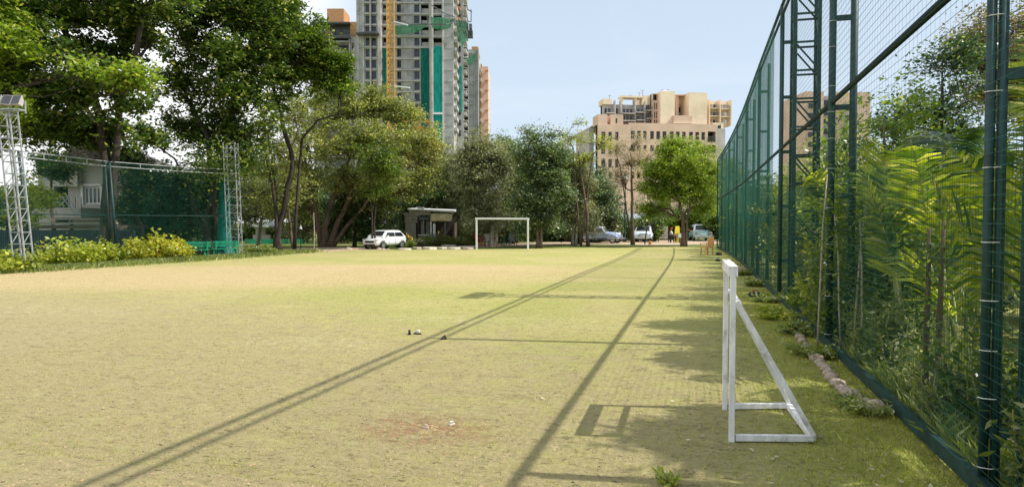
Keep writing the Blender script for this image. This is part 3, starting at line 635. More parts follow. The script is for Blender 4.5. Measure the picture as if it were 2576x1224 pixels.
lattice_mast('silver lattice mast with floodlights at the left end of the field',G(62,682),5.75,.42,M['galv'],-.085,4,th=.85)
lattice_mast('silver ladder-like mast at the right end of the left fence, half hidden by leaves',G(592,644),5.9,.6,M['galv'],-.03,0,wd=.45,th=.75)
# ------------------------------------------------------------------ right tall fence
ftop=lambda Y: 6.62 if Y<24 else 6.62-.45*((Y-24)/24)
fmid=3.41
PY=[Yof(px,1.75) for px in (2484,2088,1962,1907,1876)]; PY=[PY[0]-5.5]+PY+[PY[-1]+5.8*i for i in (1,2,3)]; PY=[y for y in PY if y<50]+[49.5]
rf=thing('tall_sports_fence','tall dark green netted fence running away along the right side of the field','fence',(1.75,PY[1],0)); o0=Vector((1.75,PY[1],0))
for i,Y in enumerate(PY):
    X=FX(Y); w_=.27 if i!=1 else .2
    offs=[(0,0),(w_,0)] if i!=1 else [(0,0),(.062,-.01),(.20,-.03)]
    for (dx,dy) in offs:
        mb=MB(); mb.tube([Vector((X+dx,Y+dy,-.05))-o0,Vector((X+dx,Y+dy,ftop(Y) if i!=1 else 3.46))-o0],.028 if i==1 else .048,10); mb.build('post',M['green_paint'],rf,True)
    z=.9 if i!=1 else .42
    while z<(ftop(Y) if i!=1 else 3.4):
        mb=MB(); mb.bar(Vector((X+.03,Y,z))-o0,Vector((X+(w_ if i!=1 else .2)-.03,Y-(.03 if i==1 else 0),z))-o0,.045,.07); z+=1.22 if i!=1 else 2.25
        mb.build('post_rung',M['green_paint'],rf)
ys=[-3]+[y for y in np.arange(0,50,2.5)]+[49.5]
def railpts(z): return [Vector((FX(y),y,z if z<5.5 else ftop(y)-(6.62-z)))-o0 for y in ys]
for z,r in ((6.62,.034),(6.38,.028),(fmid,.035)):
    mb=MB(); mb.tube(railpts(z),r,8); mb.build('rail',M['rail_dark'],rf,True)
mb=MB()
for a,b in zip(ys[:-1],ys[1:]): mb.bar(Vector((FX(a)-.02,a,.09))-o0,Vector((FX(b)-.02,b,.09))-o0,.05,.11)
mb.build('bottom_rail',M['green_paint'],rf)
mb=MB()
for i in (1,2):
    Y=PY[i]; z=.2
    while z<6:
        mb=MB(); mb.tube([Vector((FX(Y)+(.03 if i==1 else 0)+(.065 if i==1 else .055)*math.cos(t),Y+(.04 if i==1 else .055)*math.sin(t),z))-o0 for t in np.linspace(0,6.28,9)],.003,4,False); z+=rnd.uniform(.3,.55)
        mb.build('wire_tie',M['tie'],rf)
# net panels: near bay coarse, rest fine
ny=[Vector((FX(y)-.04,y,0))-o0 for y in np.arange(-2.5,50,2.5)]
net('net',ny,[ftop(y+0) for y in np.arange(-2.5,50,2.5)],.12,.11,.085,.0023,M['net_dark'],rf,.0008)
ny=[Vector((FX(y)-.02,y,0))-o0 for y in np.arange(18,50,2)]
net('net',ny,[ftop(y) for y in np.arange(18,50,2)],.12,.06,.06,.002,M['net_green'],rf)
ny=[Vector((1.79,y,0))-o0 for y in (3.2,5,8,12,18)]
net('lower_net',ny,[2.3,2.3,2.35,2.4,2.4],.12,.05,.05,.0012,M['net_green'],rf)
lattice_mast('dark green lattice mast with floodlights behind the right fence, reaching above the frame',(2.25,PY[3]+.1,0),8.6,.5,M['green_paint'],0,4,step=.62,rz=R(90),th=1.45)
# ------------------------------------------------------------------ goals
def goal_small():
    n0=G(1840,1110); f0=G(1823,1030); nb=G(2046,1112); fb=G(1984,1028)
    h=1.33; root=thing('mini_goal','small white wooden goal frame with slanted side bars by the right fence','goal',n0); q=Vector(n0)
    rl=lambda p:Vector(p)-q
    n1=rl(n0)+UP*h; f1=rl(f0)+UP*h; d=(rl(f0)-rl(n0)).normalized(); s=RT
    def bar(name,a,b,w,hh,up=UP): mb=MB(); mb.bar(a,b,w,hh,up); return mb.build(name,M['white_paint'],root,bevel=.004)
    bar('post',rl(n0)+UP*.001,n1-UP*.0,.045,.045,d); bar('post',rl(f0)+UP*.001,f1,.045,.045,d)
    bar('crossbar',n1-d*.023+UP*.035,f1+d*.023+UP*.035,.07,.085)
    xx=(rl(nb)-rl(n0)).normalized()
    bar('side_brace',rl(n0)+UP*(h-.20)+xx*.03,rl(nb)+UP*.06,.04,.055,d); bar('side_brace',rl(f0)+UP*(h-.20)+xx*.03,rl(fb)+UP*.06,.04,.055,d)
    bar('base_bar',rl(n0)+UP*.035+xx*.029,rl(nb)+UP*.035,.04,.05); bar('base_bar',rl(f0)+UP*.035+xx*.029,rl(fb)+UP*.035,.04,.05)
    bar('back_bar',rl(nb)+UP*.034+d*.02,rl(fb)+UP*.034-d*.02,.05,.055); bar('top_brace',rl(n0)+UP*(h-.235)+d*.0+xx*.055,rl(f0)+UP*(h-.235)-d*.0+xx*.055,.03,.045)
    mb=MB()
    for e in (rl(n0),rl(f0)):
        for k in (.05,h-.1): mb.bar(e+UP*k-s*.034,e+UP*k-s*.028,.012)
    mb.build('bolt',M['galv'],root)
goal_small()
a=G(1199,628); b=G(1328,628.5); d=(b-a).normalized(); root=thing('goal','full-size white goal frame at the far end of the field','goal',a)
for p in (a,b): mb=MB(); mb.bar(p-a,p-a+UP*1.95,.11,.11,d); mb.build('post',M['white'],root,bevel=.01)
mb=MB(); mb.bar(Vector((0,0,0))-d*.09+UP*2.02,(b-a)+d*.09+UP*2.0,.11,.11); mb.build('crossbar',M['white'],root,bevel=.01)
# ------------------------------------------------------------------ palms behind right fence
def frond(mbV,mbQ,rg,base,az,L,lift,droop,mbr,nl=46,ll=.38,wdt=.022):
    pts=[];p=Vector(base);el=lift
    n=14
    for i in range(n+1):
        pts.append(p.copy()); d=Vector((math.cos(az)*math.cos(el),math.sin(az)*math.cos(el),math.sin(el))); p=p+d*(L/n); el-=droop/n*(.5+1.2*i/n)
    mbr.tube(pts,[.014*(1-.8*i/n) for i in range(n+1)],4,False)
    side0=Vector((-math.sin(az),math.cos(az),0)); roll=rg.normal()*.45
    for k in range(nl):
        t=.18+.82*k/(nl-1); f=t*n; i=min(int(f),n-1); c=pts[i].lerp(pts[i+1],f-i); ax=(pts[i+1]-pts[i]).normalized()
        up0=side0.cross(ax); side=side0*math.cos(roll)+up0*math.sin(roll); upv=up0*math.cos(roll)-side0*math.sin(roll); l=ll*(math.sin(math.pi*min(1,.18+t*.86))**.6)*rg.uniform(.85,1.1)
        for s in (-1,1):
            dd=(side*s*.85+ax*.62+upv*.16+Vector(rg.normal(size=3))*.07).normalized()
            wv=dd.cross(upv).normalized()*wdt*.5
            m=c+dd*l*.5; e=c+dd*l+Vector((0,0,-l*.15)); kk=len(mbV)
            mbV+= [c-wv*.4,c+wv*.4,m+wv,m-wv,e+wv*.15,e-wv*.15]
            mbQ+= [(kk,kk+1,kk+2,kk+3),(kk+3,kk+2,kk+4,kk+5)]
def palm(label,x,y,h,nst,nf,seed,L=1.5,lm='palm',ll=.58,wdt=.046,nl=34,aim=None):
    rg=np.random.default_rng(seed); root=thing('palm',label,'palm',(x,y,0)); ms=MB(); mr=MB(); V=[];Q=[]
    for s in range(nst):
        a=rg.uniform(0,6.28); r=rg.uniform(.05,.3); hh=h*rg.uniform(.25,.62); b=Vector((math.cos(a)*r,math.sin(a)*r,0)); t=Vector((b.x*2.2,b.y*2.2,hh))
        P=[b.lerp(t,k/5)+Vector((0,0,0)) for k in range(6)]; ms.tube(P,[.035,.03,.028,.026,.024,.02],7)
        for k in range(max(2,nf//nst)):
            az=math.atan2(y,x)+(math.pi if rg.random()<.35 else 0)+rg.normal()*.65
            frond(V,Q,rg,t,az,L*rg.uniform(.75,1.15)*(h/3)**.5,R(rg.uniform(62,88)),R(rg.uniform(30,85)),mr,nl,ll,wdt)
    def lim(v):
        wx=v[0]+x
        if wx<2.15: wx=1.84+.31*math.exp((wx-2.15)/.31)
        return (wx-x,v[1],max(v[2],-.05))
    V=[lim(v) for v in V]; mr.v=[lim(v) for v in mr.v]
    ms.build('stem',M['cane'],root,True); mr.build('leaf_stalk',M['cane'],root)
    V=[tuple(v) for v in V]; link_mesh('fronds',np_mesh('fronds',np.array(V),np.array(Q)),M[lm],root)
    return root
PL=[(3.7,6.9,3.8,4,11,1.9,'palm','tallest palm, its sunlit fronds above the others'),(2.6,7.9,2.3,3,8,1.3,'palm','low palm left of the tallest one'),
 (3.6,10.8,3.2,3,10,1.5,'palm_dark','shaded palm in the middle of the growth'),(2.7,12.6,2.8,3,9,1.25,'palm','palm by the middle post pair'),(3.3,3.9,3.1,3,10,1.6,'palm','palm beyond the nearest post at the right edge'),
 (4.9,5.7,3.9,3,11,1.8,'palm','high palm at the right edge of the view'),(2.9,14.5,3.0,3,9,1.3,'palm','palm below the pink building'),(2.55,2.0,3.0,3,9,1.5,'palm','palm beside the photographer throwing feathery shadows')]
for i,(x,y,h,L,wd) in enumerate([(2.7,6.4,3.35,2.0,'big fanned palm right of the post pair'),(2.75,5.0,3.3,1.9,'big palm left of the nearest post'),(2.6,9.2,2.9,1.6,'arching palm at the middle post pair')]):
    palm(wd+', bright in the sun',x,y,h,3,13,340+i,L,'palm',.58,.046,32)
for i,(x,y,h,ns,nf,L,lm,wd) in enumerate(PL): palm(wd+' behind the right fence',x,y,h,ns,nf,300+i,L,lm)
# hedging shrubs along the outside of the right fence
hs=[]
y=11.0;k=0
names=['near','next','dense','ragged','leafy','tall','low','dark','broad','thin','old','far','last']
while y<50:
    x=FX(y)+.95+rnd.uniform(-.1,.6); h=rnd.uniform(2.6,3.2) if y<13 else rnd.uniform(3.3,4.4); hs.append((x,y,h)); y+=2.0 if y<24 else 2.9; k+=1
ords=['first','second','third','fourth','fifth','sixth','seventh','eighth','ninth','tenth','eleventh','twelfth','thirteenth','fourteenth','fifteenth','sixteenth','seventeenth','eighteenth','nineteenth','twentieth']
for i,(x,y,h) in enumerate(hs):
    lm=['leaf_green','leaf_bright','leaf_deep','leaf_bright','weed'][i%5]
    tree('fence_shrub',ords[i%20]+' leafy shrub from the camera in the hedge outside the tall right fence','shrub',
      [([Vector((x,y,-.05)),Vector((x+.1,y,.8)),Vector((x,y+.1,h*.7))],.05,.02),([Vector((x+.2,y-.2,-.05)),Vector((x-.1,y-.3,1)),Vector((x-.2,y-.4,h*.8))],.035,.015)],
      [(Vector((x,y,h*.75)),.65,.8,h*.2),(Vector((x-.15,y+.3,h*.45)),.6,.8,h*.25),(Vector((x+.3,y-.5,h*.5)),.7,.8,h*.28),(Vector((x,y-.1,h*.2)),.7,.9,h*.2)],
      M[lm],M['bark_brown'],9000 if y<24 else 6000,.09 if y<24 else .13,.25,30,400+i,'hedge outside the right fence',twigs=.3,asp=.5)
for i,(x,y,h,lm) in enumerate([(x_+1.2,y_+.6,h_*.62,'leaf_deep' if i_%3 else l_) for i_,(x_,y_,h_,l_) in enumerate([(4.6,10.5,3.2,'leaf_deep'),(5.2,13.5,3.6,'leaf_green'),(6.2,9.5,3.4,'leaf_deep'),(4.8,17,3.6,'leaf_deep'),(7.5,12,4,'leaf_deep'),(6.8,7.2,3,'leaf_dark'),(6.2,20,4.2,'leaf_green'),(8.5,16,4.8,'leaf_deep')])]):
    tree('bushy_tree',['low dark','light green','broad shadowy','middle dark','rear dark','right-hand dark','sunny','rear tall'][i]+' bushy tree filling the growth behind the palms','tree',
      [([Vector((x,y,-.05)),Vector((x+.1,y,1.2)),Vector((x,y+.1,h*.7))],.09,.03)],
      [(Vector((x,y,h*.75)),1.1,1.1,h*.24),(Vector((x-.6,y+.3,h*.45)),1.0,1,h*.25),(Vector((x+.6,y-.5,h*.5)),1.0,1,h*.28),(Vector((x,y-.1,h*.2)),1.1,1.1,h*.2)],
      M[lm],M['bark_brown'],14000,.11,.35,35,440+i,None,twigs=.3)
for i,(x,y,h,r) in enumerate([(6.0,6.4,6.75,.45),(5.9,9.6,6.5,.45),(5.9,4.8,6.8,.45),(5.7,12.6,6.5,.5),(5.6,11.2,6.2,.35)]):
    tree('tall_slim_tree',['middle','second farthest','nearest','farthest','smallest'][i]+' slim tree beyond the right edge, throwing leafy shade over the grass','tree',
      [([Vector((x,y,-.05)),Vector((x+.1,y,2)),Vector((x,y+.1,h*.8))],.08,.03)],
      [(Vector((x,y,h)),r,.5,.5),(Vector((x-.6,y+.1,h-.5)),r*.8,.35,.35),(Vector((x+.5,y-.15,h-.6)),r*.7,.4,.35)],
      M['leaf_green'],M['bark_brown'],5000,.12,.25,26,470+i,'slim trees right of the fence',twigs=.6)
# two larger trees at right
tree('broadleaf_tree','sparse dark tree against the sky left of the tall palms','tree',[([gd(2420,21,-.05),at(2400,450,21),at(2370,330,21),at(2370,200,21)],.12,.03)],
  BL(21,[(2262,285,32,30),(2310,230,45,35),(2360,170,50,40),(2420,130,50,40),(2400,220,60,45),(2350,290,55,35),(2450,260,50,50),(2250,320,30,20),(2400,340,60,40)]),M['leaf_deep'],M['bark_dark'],9000,.13,.55,12,500,twigs=1,gap=-.2)
tree('broadleaf_tree','brown-leaved tree filling the top right corner behind the posts','tree',[([gd(2540,24,-.05),at(2530,400,24),at(2510,250,24),at(2500,120,24)],.18,.05)],
  BL(24,[(2440,90,50,35),(2510,60,60,45),(2580,90,60,60),(2470,150,70,40),(2550,170,60,50),(2500,230,60,40),(2570,260,50,40)]),M['leaf_brown'],M['bark_brown'],20000,.12,.55,18,501,twigs=1,gap=-.3)
# weeds & grass along the foot of the right fence
k=0
WP=[(1.3,3.1,'weed',.35),(1.1,3.8,'weed',.3),(1.45,4.3,'weed',.35),(.95,3.2,'weed',.22),(2.15,4.6,'weed',.7),(2.6,6.0,'weed',.5),(2.1,6.6,'weed',.8),(2.2,7.6,'weed',.9),(2.15,8.8,'weed',.9),(2.2,10,'weed',1.0),(1.5,11.5,'weed',.3),(1.35,13.2,'leaf_lime',.45),(2.1,12,'leaf_lime',1.3),(1.45,9.6,'weed',.3),(1.4,16,'weed',.35),(1.45,20,'weed',.4),(1.5,24,'weed',.4),(2.35,13.2,'leaf_lime',1.4),(2.2,3.6,'weed',.7),(1.55,6.9,'weed',.22),(2.3,4.0,'leaf_deep',1.0),(1.9,2.9,'weed',.6)]
for i in range(13):
    if i in (1,3,4,6): continue
    y=4.6+i*.85; x=rnd.uniform(1.95,2.35); hh=rnd.uniform(.6,1.3)
    shrub('understorey_shrub','loose sunlit '+['round','slim','spreading','tall','pale','leafy','arching','twiggy','glossy','broad','narrow','bright','wispy'][i]+' shrub against the outside of the right net','shrub',(x,y,0),.45,.45,hh,M[['weed','leaf_bright','leaf_green','leaf_bright','leaf_lime'][i%5]],1500,.085+.004*i,960+i,'shrubs against the right net',stemm='cane',stalk=14,asp=.42,flower=(M['petal_white'],8,.05) if i%4==2 else None)
PW=['nearest','small','broad','lowest','tall pale','feathery','upright','bushy','dense','high','stunted','yellowish','tall yellow','patchy','straggling','faint','farthest','second tall yellow','spreading','tiny','dark glossy','corner']
for i,(x,y,lm,h) in enumerate(WP):
    h=h*.6 if x<1.8 else h; shrub('weed_plant',PW[i]+' weed '+('outside the net at' if x>1.8 else 'in the grass along')+' the foot of the right fence','weed',(x,y,0),.35 if h<.5 else .4,.4,h,M[lm],900,.055 if y<8 else .08,520+i,'weeds along the right fence',stemm='cane',stalk=16,asp=.45,spiky=(i%2==0),flower=(M['petal_white'],10,.03) if i%3==0 else None)
p=G(1682,1219); shrub('weed_plant','leafy yellow green sprig at the bottom edge of the picture','weed',p,.13,.1,.10,M['leaf_lime'],80,.07,560,None,stemm='cane',stalk=10,asp=.4)
def blades(name,n,region,hmin,hmax,material,seed,label,cat=None,w=.006):
    rg=np.random.default_rng(seed); P=region(rg,n); n=len(P)
    h=rg.uniform(hmin,hmax,size=(n,1)); a=rg.uniform(0,6.28,size=n); t=np.stack([np.cos(a),np.sin(a),np.zeros(n)],1); l=rg.normal(size=(n,3))*h*.45; l[:,2]=0
    u=np.array((0,0,1.))*h
    V=np.stack([P-t*w/2,P+t*w/2,P+t*w*.35+u*.6+l*.4,P+t*.0005+u+l],1).reshape(-1,3)
    o=link_mesh(name,np_mesh(name,V,np.arange(n*4).reshape(n,4)),material); tag(o,label,cat or 'grass',None,'stuff'); return o
def strip(rg,n):
    y=3.0+rg.random(n)**1.6*16; x=1.72-np.abs(rg.normal(size=n))*.75; k=rg.random(n)<np.clip(1.2-np.abs(x-1.7)*.45,.05,1); return np.stack([x,y,np.zeros(n)],1)[k]
blades('grass',42000,strip,.010,.038,M['grass'],1,'short green grass growing along the right fence')
def strip2(rg,n):
    y=3.2+rg.random(n)**1.4*16; x=1.85+rg.random(n)*1.6; return np.stack([x,y,np.zeros(n)],1)
blades('tall_grass',34000,strip2,.05,.24,M['weed'],2,'rough tall grass outside the right fence',w=.008)
def fieldr(rg,n):
    y=4.0+rg.random(n)**1.5*20; x=-7+rg.random(n)*8.5 -y*.25; return np.stack([x,y,np.zeros(n)],1)
blades('turf',50000,fieldr,.006,.02,M['grass'],3,'sparse worn turf blades over the near field',w=.005)
def strip3(rg,n):
    t=rg.random(n); a=np.array(G(-60,690)); b=np.array(G(480,655)); c=np.array(G(760,634)); P=np.where((t<.6)[:,None],a+(b-a)*(t/.6)[:,None],b+(c-b)*((t-.6)/.4)[:,None]); P+=rg.normal(size=(n,3))*np.array((.5,.5,0)); P[:,2]=0; P+=np.array(FW)*.7; return P
blades('edge_grass',26000,strip3,.04,.22,M['weed'],4,'ragged tall grass along the left edge of the field',w=.03)
# clods and pebbles
def lumps(name,n,xy,smin,smax,material,seed,label,cat='clods'):
    rg=np.random.default_rng(seed); P=xy(rg,n); n=len(P); s=rg.uniform(smin,smax,size=(n,1))*rg.uniform(.5,1,size=(n,1))
    o=np.array([(1,0,0),(.3,.9,0),(-.8,.6,0),(-.8,-.6,0),(.3,-.9,0),(.1,.1,.6)]); a=rg.uniform(0,6.28,size=n); ca,sa=np.cos(a)[:,None],np.sin(a)[:,None]
    oo=np.repeat(o[None],n,0)*(1+rg.normal(size=(n,6,1))*.15); x=oo[:,:,0]*ca-oo[:,:,1]*sa; y=oo[:,:,0]*sa+oo[:,:,1]*ca
    V=np.stack([x,y,oo[:,:,2]],2)*s[:,:,None]+P[:,None]; q=np.array([(0,1,5),(1,2,5),(2,3,5),(3,4,5),(4,0,5)])
    Q=(q[None]+np.arange(n)[:,None,None]*6).reshape(-1,3); ob=link_mesh(name,np_mesh(name,V.reshape(-1,3),Q),material); tag(ob,label,cat,None,'stuff')
M['clod']=mat('clod',(.36,.27,.15),.95,.3,8,world=True)
def nearf(rg,n):
    D=4.3+rg.random(n)**1.7*14; px=rg.uniform(-100,1900,n); k=rg.random(n)<np.where(px>1300,.35,1); D=D[k];px=px[k]; x=(px-1288)/F*D; cl=np.sin(x*1.7+D*2.1)*np.sin(x*.8-D*1.3); k=rg.random(len(D))<.35+.65*(cl>.1); D=D[k];x=x[k]
    P=x[:,None]*np.array(RT)+D[:,None]*np.array(FW); P[:,2]=.001; return P
lumps('soil_clods',9000,nearf,.004,.018,M['clod'],5,'small brown clods of soil on the worn field')
def reds(rg,n):
    c=np.array(G(1075,1078)); P=c+rg.normal(size=(n,3))*np.array((.28,.2,0)); P[:,2]=.001; return P
M['redclod']=mat('redclod',(.34,.18,.10),.95,.3,8,world=True)
lumps('red_soil',260,reds,.005,.016,M['redclod'],6,'reddish crumbled soil in a worn patch near the camera','soil')
def litter(rg,n):
    y=3.5+rg.random(n)*22; x=1.5-np.abs(rg.normal(size=n))*1.2; P=np.stack([x,y,np.full(n,.02)],1); return P
rg=np.random.default_rng(9); P=litter(rg,700); o=leaves_obj('fallen_leaves',leaf_arrays(rg,P,.045,.03,2.5),M['leaf_pale'],None); tag(o,'pale fallen leaves scattered on the shaded grass','leaves',None,'stuff')
# ------------------------------------------------------------------ stone edging
mb=MB(); rg=np.random.default_rng(33)
bm=bmesh.new(); bmesh.ops.create_icosphere(bm,subdivisions=2,radius=1)
for v in bm.verts:
    f=1+.16*math.sin(v.co.x*4+1)*math.cos(v.co.y*3.2)+.1*math.sin(v.co.z*5+v.co.x*3); v.co*=f
me=bpy.data.meshes.new('edging_stone'); bm.to_mesh(me); bm.free(); me.materials.append(M['stone'])
me.polygons.foreach_set('use_smooth',[True]*len(me.polygons))
pathp=[(2012,852),(2030,880),(2052,905),(2075,930),(2095,960),(2120,985),(2150,1008),(2180,1028),(2210,1040)]
for i in range(24):
    f=i/23*(len(pathp)-1); k=min(int(f),len(pathp)-2); t=f-k; p=G(pathp[k][0]*(1-t)+pathp[k+1][0]*t,pathp[k][1]*(1-t)+pathp[k+1][1]*t)
    o=bpy.data.objects.new('edging_stone',me); C.objects.link(o); s=rg.uniform(.05,.085)*(1.25 if i>16 else 1); o.scale=(s,s*1.2,s*.8); o.location=(p.x,p.y,s*.45); o.rotation_euler=(rg.uniform(-.3,.3),rg.uniform(-.3,.3),rg.uniform(0,6))
    tag(o,'rough brown stone in the row of edging stones at the foot of the right fence','stone','edging stones at the fence foot')
# dead palm stump and log seen through the net
q=Vector((2.45,5.0,0)); q=at(2380,1040,5.9); q.z=0.0
root=thing('dead_stump','gnarled brown dead stump with dried fibres and a fallen log outside the net','stump',q)
mb=MB(); rg=np.random.default_rng(8)
mb.tube([(0,0,-.02),(.02,0,.15),(-.02,.02,.32),(-.06,.0,.46),(-.03,.02,.56)],[.12,.10,.085,.07,.03],9); mb.build('stump',M['bark_brown'],root,True)
mb=MB(); mb.tube([(.02,.05,.25),(.2,.05,.24),(.42,.1,.2),(.62,.16,.22)],[.08,.10,.09,.05],9); mb.build('log',M['bark_brown'],root,True)
mb=MB()
for i in range(60):
    a=Vector(rg.normal(size=3))*.12+Vector((.15,0,.3)); mb.tube(wig(a,a+Vector((rg.normal()*.1,rg.normal()*.1,-.25)),3,.2,rg),.005,3,False)
mb.build('dried_fibres',M['bark_pale'],root)
# hanging stems / bamboo canes behind net
for i,(px,D,h,lean) in enumerate([(2060,9.2,2.4,.1),(2120,9,1.9,-.1),(2150,8.8,2.1,.15),(2175,8.5,1.8,-.05),(2335,6.4,1.7,.02),(2365,6.3,1.8,.04)]):
    p=gd(px,D); root=thing('cane_plant',['pale bare cane at the middle post pair','short bare cane right of the post pair','pale cane with side shoots','thin crooked cane among the weeds','thick grey stem under the palms','thick twin stem under the palms'][i]+' behind the net','plant',p)
    mb=MB(); r=.03 if i>3 else .014; mb.tube([(0,0,0),(lean*.3,.02,h*.4),(lean*.5,0,h*.7),(lean,.03,h)],[r,r*.9,r*.8,r*.5],7); mb.build('cane',M['bark_pale'] if i<4 else M['bark_brown'],root,True)
    rg=np.random.default_rng(600+i); V=leaf_arrays(rg,rg.normal(size=(260,3))*np.array((.15,.15,h*.25))+np.array((lean*.6,0,h*.75)),.08,.03); leaves_obj('leaves',V,M['leaf_green'],root)
# ------------------------------------------------------------------ buildings (local frame: x=right, y=away from camera, z up)
def frame_at(px,D):
    o=gd(px,D); return o
class Bd:
    """building whose front plane lies at depth D; px helper maps photo columns to metres"""
    def __init__(s,name,label,pxc,D,cat='building'):
        s.D=D; s.pxc=pxc; s.root=thing(name,label,cat,gd(pxc,D),A)
    def u(s,px): return (px-s.pxc)*s.D/F
    def z(s,py): return H+(560-py)*s.D/F
    def boxm(s,mb,x0,x1,y0,y1,d0,d1):  # px,px,py(top),py(bottom),depth range
        mb.box(s.u(x0),s.u(x1),d0,d1,s.z(y1) if y1 is not None else 0,s.z(y0))
    def part(s,name,m,boxes,bevel=0,label=None):
        mm=M[m] if isinstance(m,str) else m
        if 1<len(boxes)<=64 and not any(k in name for k in ('railing','sheeting','strip','rib')):
            for b in boxes:
                mb=MB(); s.boxm(mb,*b); o=mb.build(name,mm,s.root,bevel=bevel,label=label)
            return o
        mb=MB()
        for b in boxes: s.boxm(mb,*b)
        return mb.build(name,mm,s.root,bevel=bevel,label=label)
    def facade(s,name,m,x0,x1,y0,y1,d,thick,ops,side=True,parent=None):
        """wall with real openings. ops: (x0,x1,ytop,ybot)"""
        xs=sorted({x0,x1,*[o[0] for o in ops],*[o[1] for o in ops]}); ys=sorted({y0,y1,*[o[2] for o in ops],*[o[3] for o in ops]})
        mb=MB(); hole=lambda cx,cy:any(o[0]<cx<o[1] and o[2]<cy<o[3] for o in ops)
        xi={x:i for i,x in enumerate(xs)}; yi={y:i for i,y in enumerate(ys)}; k=0
        for dd in (d,d+thick):
            for y in ys:
                for x in xs: mb.v.append((s.u(x),dd,s.z(y)))
        nx=len(xs); off=nx*len(ys)
        for j in range(len(ys)-1):
            for i in range(nx-1):
                if hole((xs[i]+xs[i+1])/2,(ys[j]+ys[j+1])/2): continue
                a=j*nx+i; mb.f.append((a,a+1,a+1+nx,a+nx)); 
                for (e0,e1,ci,cj) in ((a,a+1,i,j-1),(a+nx,a+nx+1,i,j+1),(a,a+nx,i-1,j),(a+1,a+1+nx,i+1,j)):
                    out_=ci<0 or cj<0 or ci>=nx-1 or cj>=len(ys)-1
                    if out_ or hole((xs[ci]+xs[ci+1])/2,(ys[cj]+ys[cj+1])/2): mb.f.append((e0,e1,e1+off,e0+off))
        return mb.build(name,M[m],s.root if parent is None else parent)
    def windows(s,ops,d,m='glass',name='window',frame='win_frame',mull=1,limit=100,sill=None):
        protos={}
        for i,(x0,x1,yt,yb) in enumerate(ops):
            w_=s.u(x1)-s.u(x0); h_=s.z(yt)-s.z(yb); key=(round(w_,1),round(h_,1))
            if key not in protos:
                mb=MB(); t=.07; e=.004
                mb.box(-w_/2+e,-w_/2+t,0,.1,e,h_-e); mb.box(w_/2-t,w_/2-e,0,.1,e,h_-e); mb.box(-w_/2+t,w_/2-t,0,.1,e,t); mb.box(-w_/2+t,w_/2-t,0,.1,h_-t,h_-e)
                for k in range(mull): xx=-w_/2+w_*(k+1)/(mull+1); mb.box(xx-.03,xx+.03,.01,.09,t,h_-t)
                fm=mb.mesh('window'); fm.materials.append(M[frame])
                mb=MB(); mb.box(-w_/2+t,w_/2-t,.045,.055,t,h_-t); gm=mb.mesh('pane'); gm.materials.append(M[m]); protos[key]=(fm,gm)
            fm,gm=protos[key]
            o=bpy.data.objects.new(name,fm); C.objects.link(o); o.parent=s.root; o.location=((s.u(x0)+s.u(x1))/2,d,s.z(yb))
            g=bpy.data.objects.new('pane',gm); C.objects.link(g); g.parent=o
# --- grey tower under construction
t=Bd('concrete_tower','grey concrete apartment tower under construction with green safety nets behind the trees',1030,180)
FL=27.5; rows=[-120+FL*i for i in range(22)]
cols=[(923,933),(938,949),(1001,1011),(1044,1057)]
ops=[(a,b,y,y+19) for y in rows for a,b in cols]
wide=[(966,979),(1061,1080),(1092,1113)]
ops2=[(a,b,y,y+20) for y in rows for a,b in wide]
t.facade('wall','concrete',900,1142,-135,500,0,.6,ops+ops2)
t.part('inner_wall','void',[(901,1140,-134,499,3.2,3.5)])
vis=[o for o in ops if o[2]>-30 and o[3]<330]
t.windows(vis[:44],.35)
t.part('floor_slab','concrete_l',[(951,1115,y+22.5,y+25.5,-.28,.0) for y in rows if y<330]+[(918,952,y+22,y+25,-.4,.0) for y in rows])
t.part('pillar','concrete_l',[(955,963,-135,499,-1.3,.0)]); t.part('pillar','concrete_l',[(1083,1087,-135,499,-.9,.0)]); t.part('pillar','concrete_l',[(1088,1092,-135,499,-1.5,.0)]); t.part('pillar','concrete_l',[(1114,1118,-135,499,-.7,.0)]); t.part('pillar','concrete_l',[(934,937.5,-135,499,-.7,.0)]); t.part('pillar','concrete_l',[(916,920,-135,499,-.4,.0)])
t.part('panel_strip','concrete',[(1014,1015,-135,499,-.12,.0),(1040,1041,-135,499,-.12,.0),(1027,1027.8,-135,499,-.08,.0),(907,907.7,-135,499,-.08,.0)]+[(1012,1042,y-3,y-2,-.1,.0) for y in rows]+[(901,916,y-3,y-2.2,-.08,0) for y in rows]+[(1119,1141,y-3,y-2.2,-.08,0) for y in rows])
t.part('infill_wall','greywall',[(a+.5,b-.5,y+7+((i*7+int(a))%5),y+19.8,.7,.9) for i,y in enumerate(rows) for a,b in wide if y<130])
# right flank stepping back
t.part('side_wall','concrete_l',[(1136,1142,-135,499,.61,14)])
sb=[(1143,1150,y,y+9,1+.0,6.5) for y in rows if y<330]; t.part('balcony','concrete_l',sb)
t.part('balcony','orange_brick',[(1143,1153,y+11,y+16,7.0,9.5) for y in rows if y<60])
t.part('side_tower','concrete',[(1142.3,1160,-135,499,9.6,30)])
t.part('balcony','concrete_l',[(1160.3,1168,y+2,y+11,10,15) for y in rows if y>-60 and y<330]+[(1160.3,1170,y+24,y+26,10,15) for y in rows if y<330])
t.part('side_window','glass',[(1147,1153,y-3,y+12,9.45,9.58) for y in rows if y<330])
t.part('rear_block','concrete',[(1171,1196,95,499,14,30)])
t.part('rear_block_rib','concrete_l',[(1196.2,1199,92,499,13.4,15),(1170,1171.5,100,499,13.4,13.98),(1186,1187,110,499,13.6,13.98)]+[(1173,1185,y+3,y+4.5,13.7,13.98) for y in rows if y>95])
t.part('rear_cap','orange_brick',[(1179,1197,86,94.5,14.5,26)])
t.part('rear_wing','beige',[(1204,1221,123,499,22,38)])
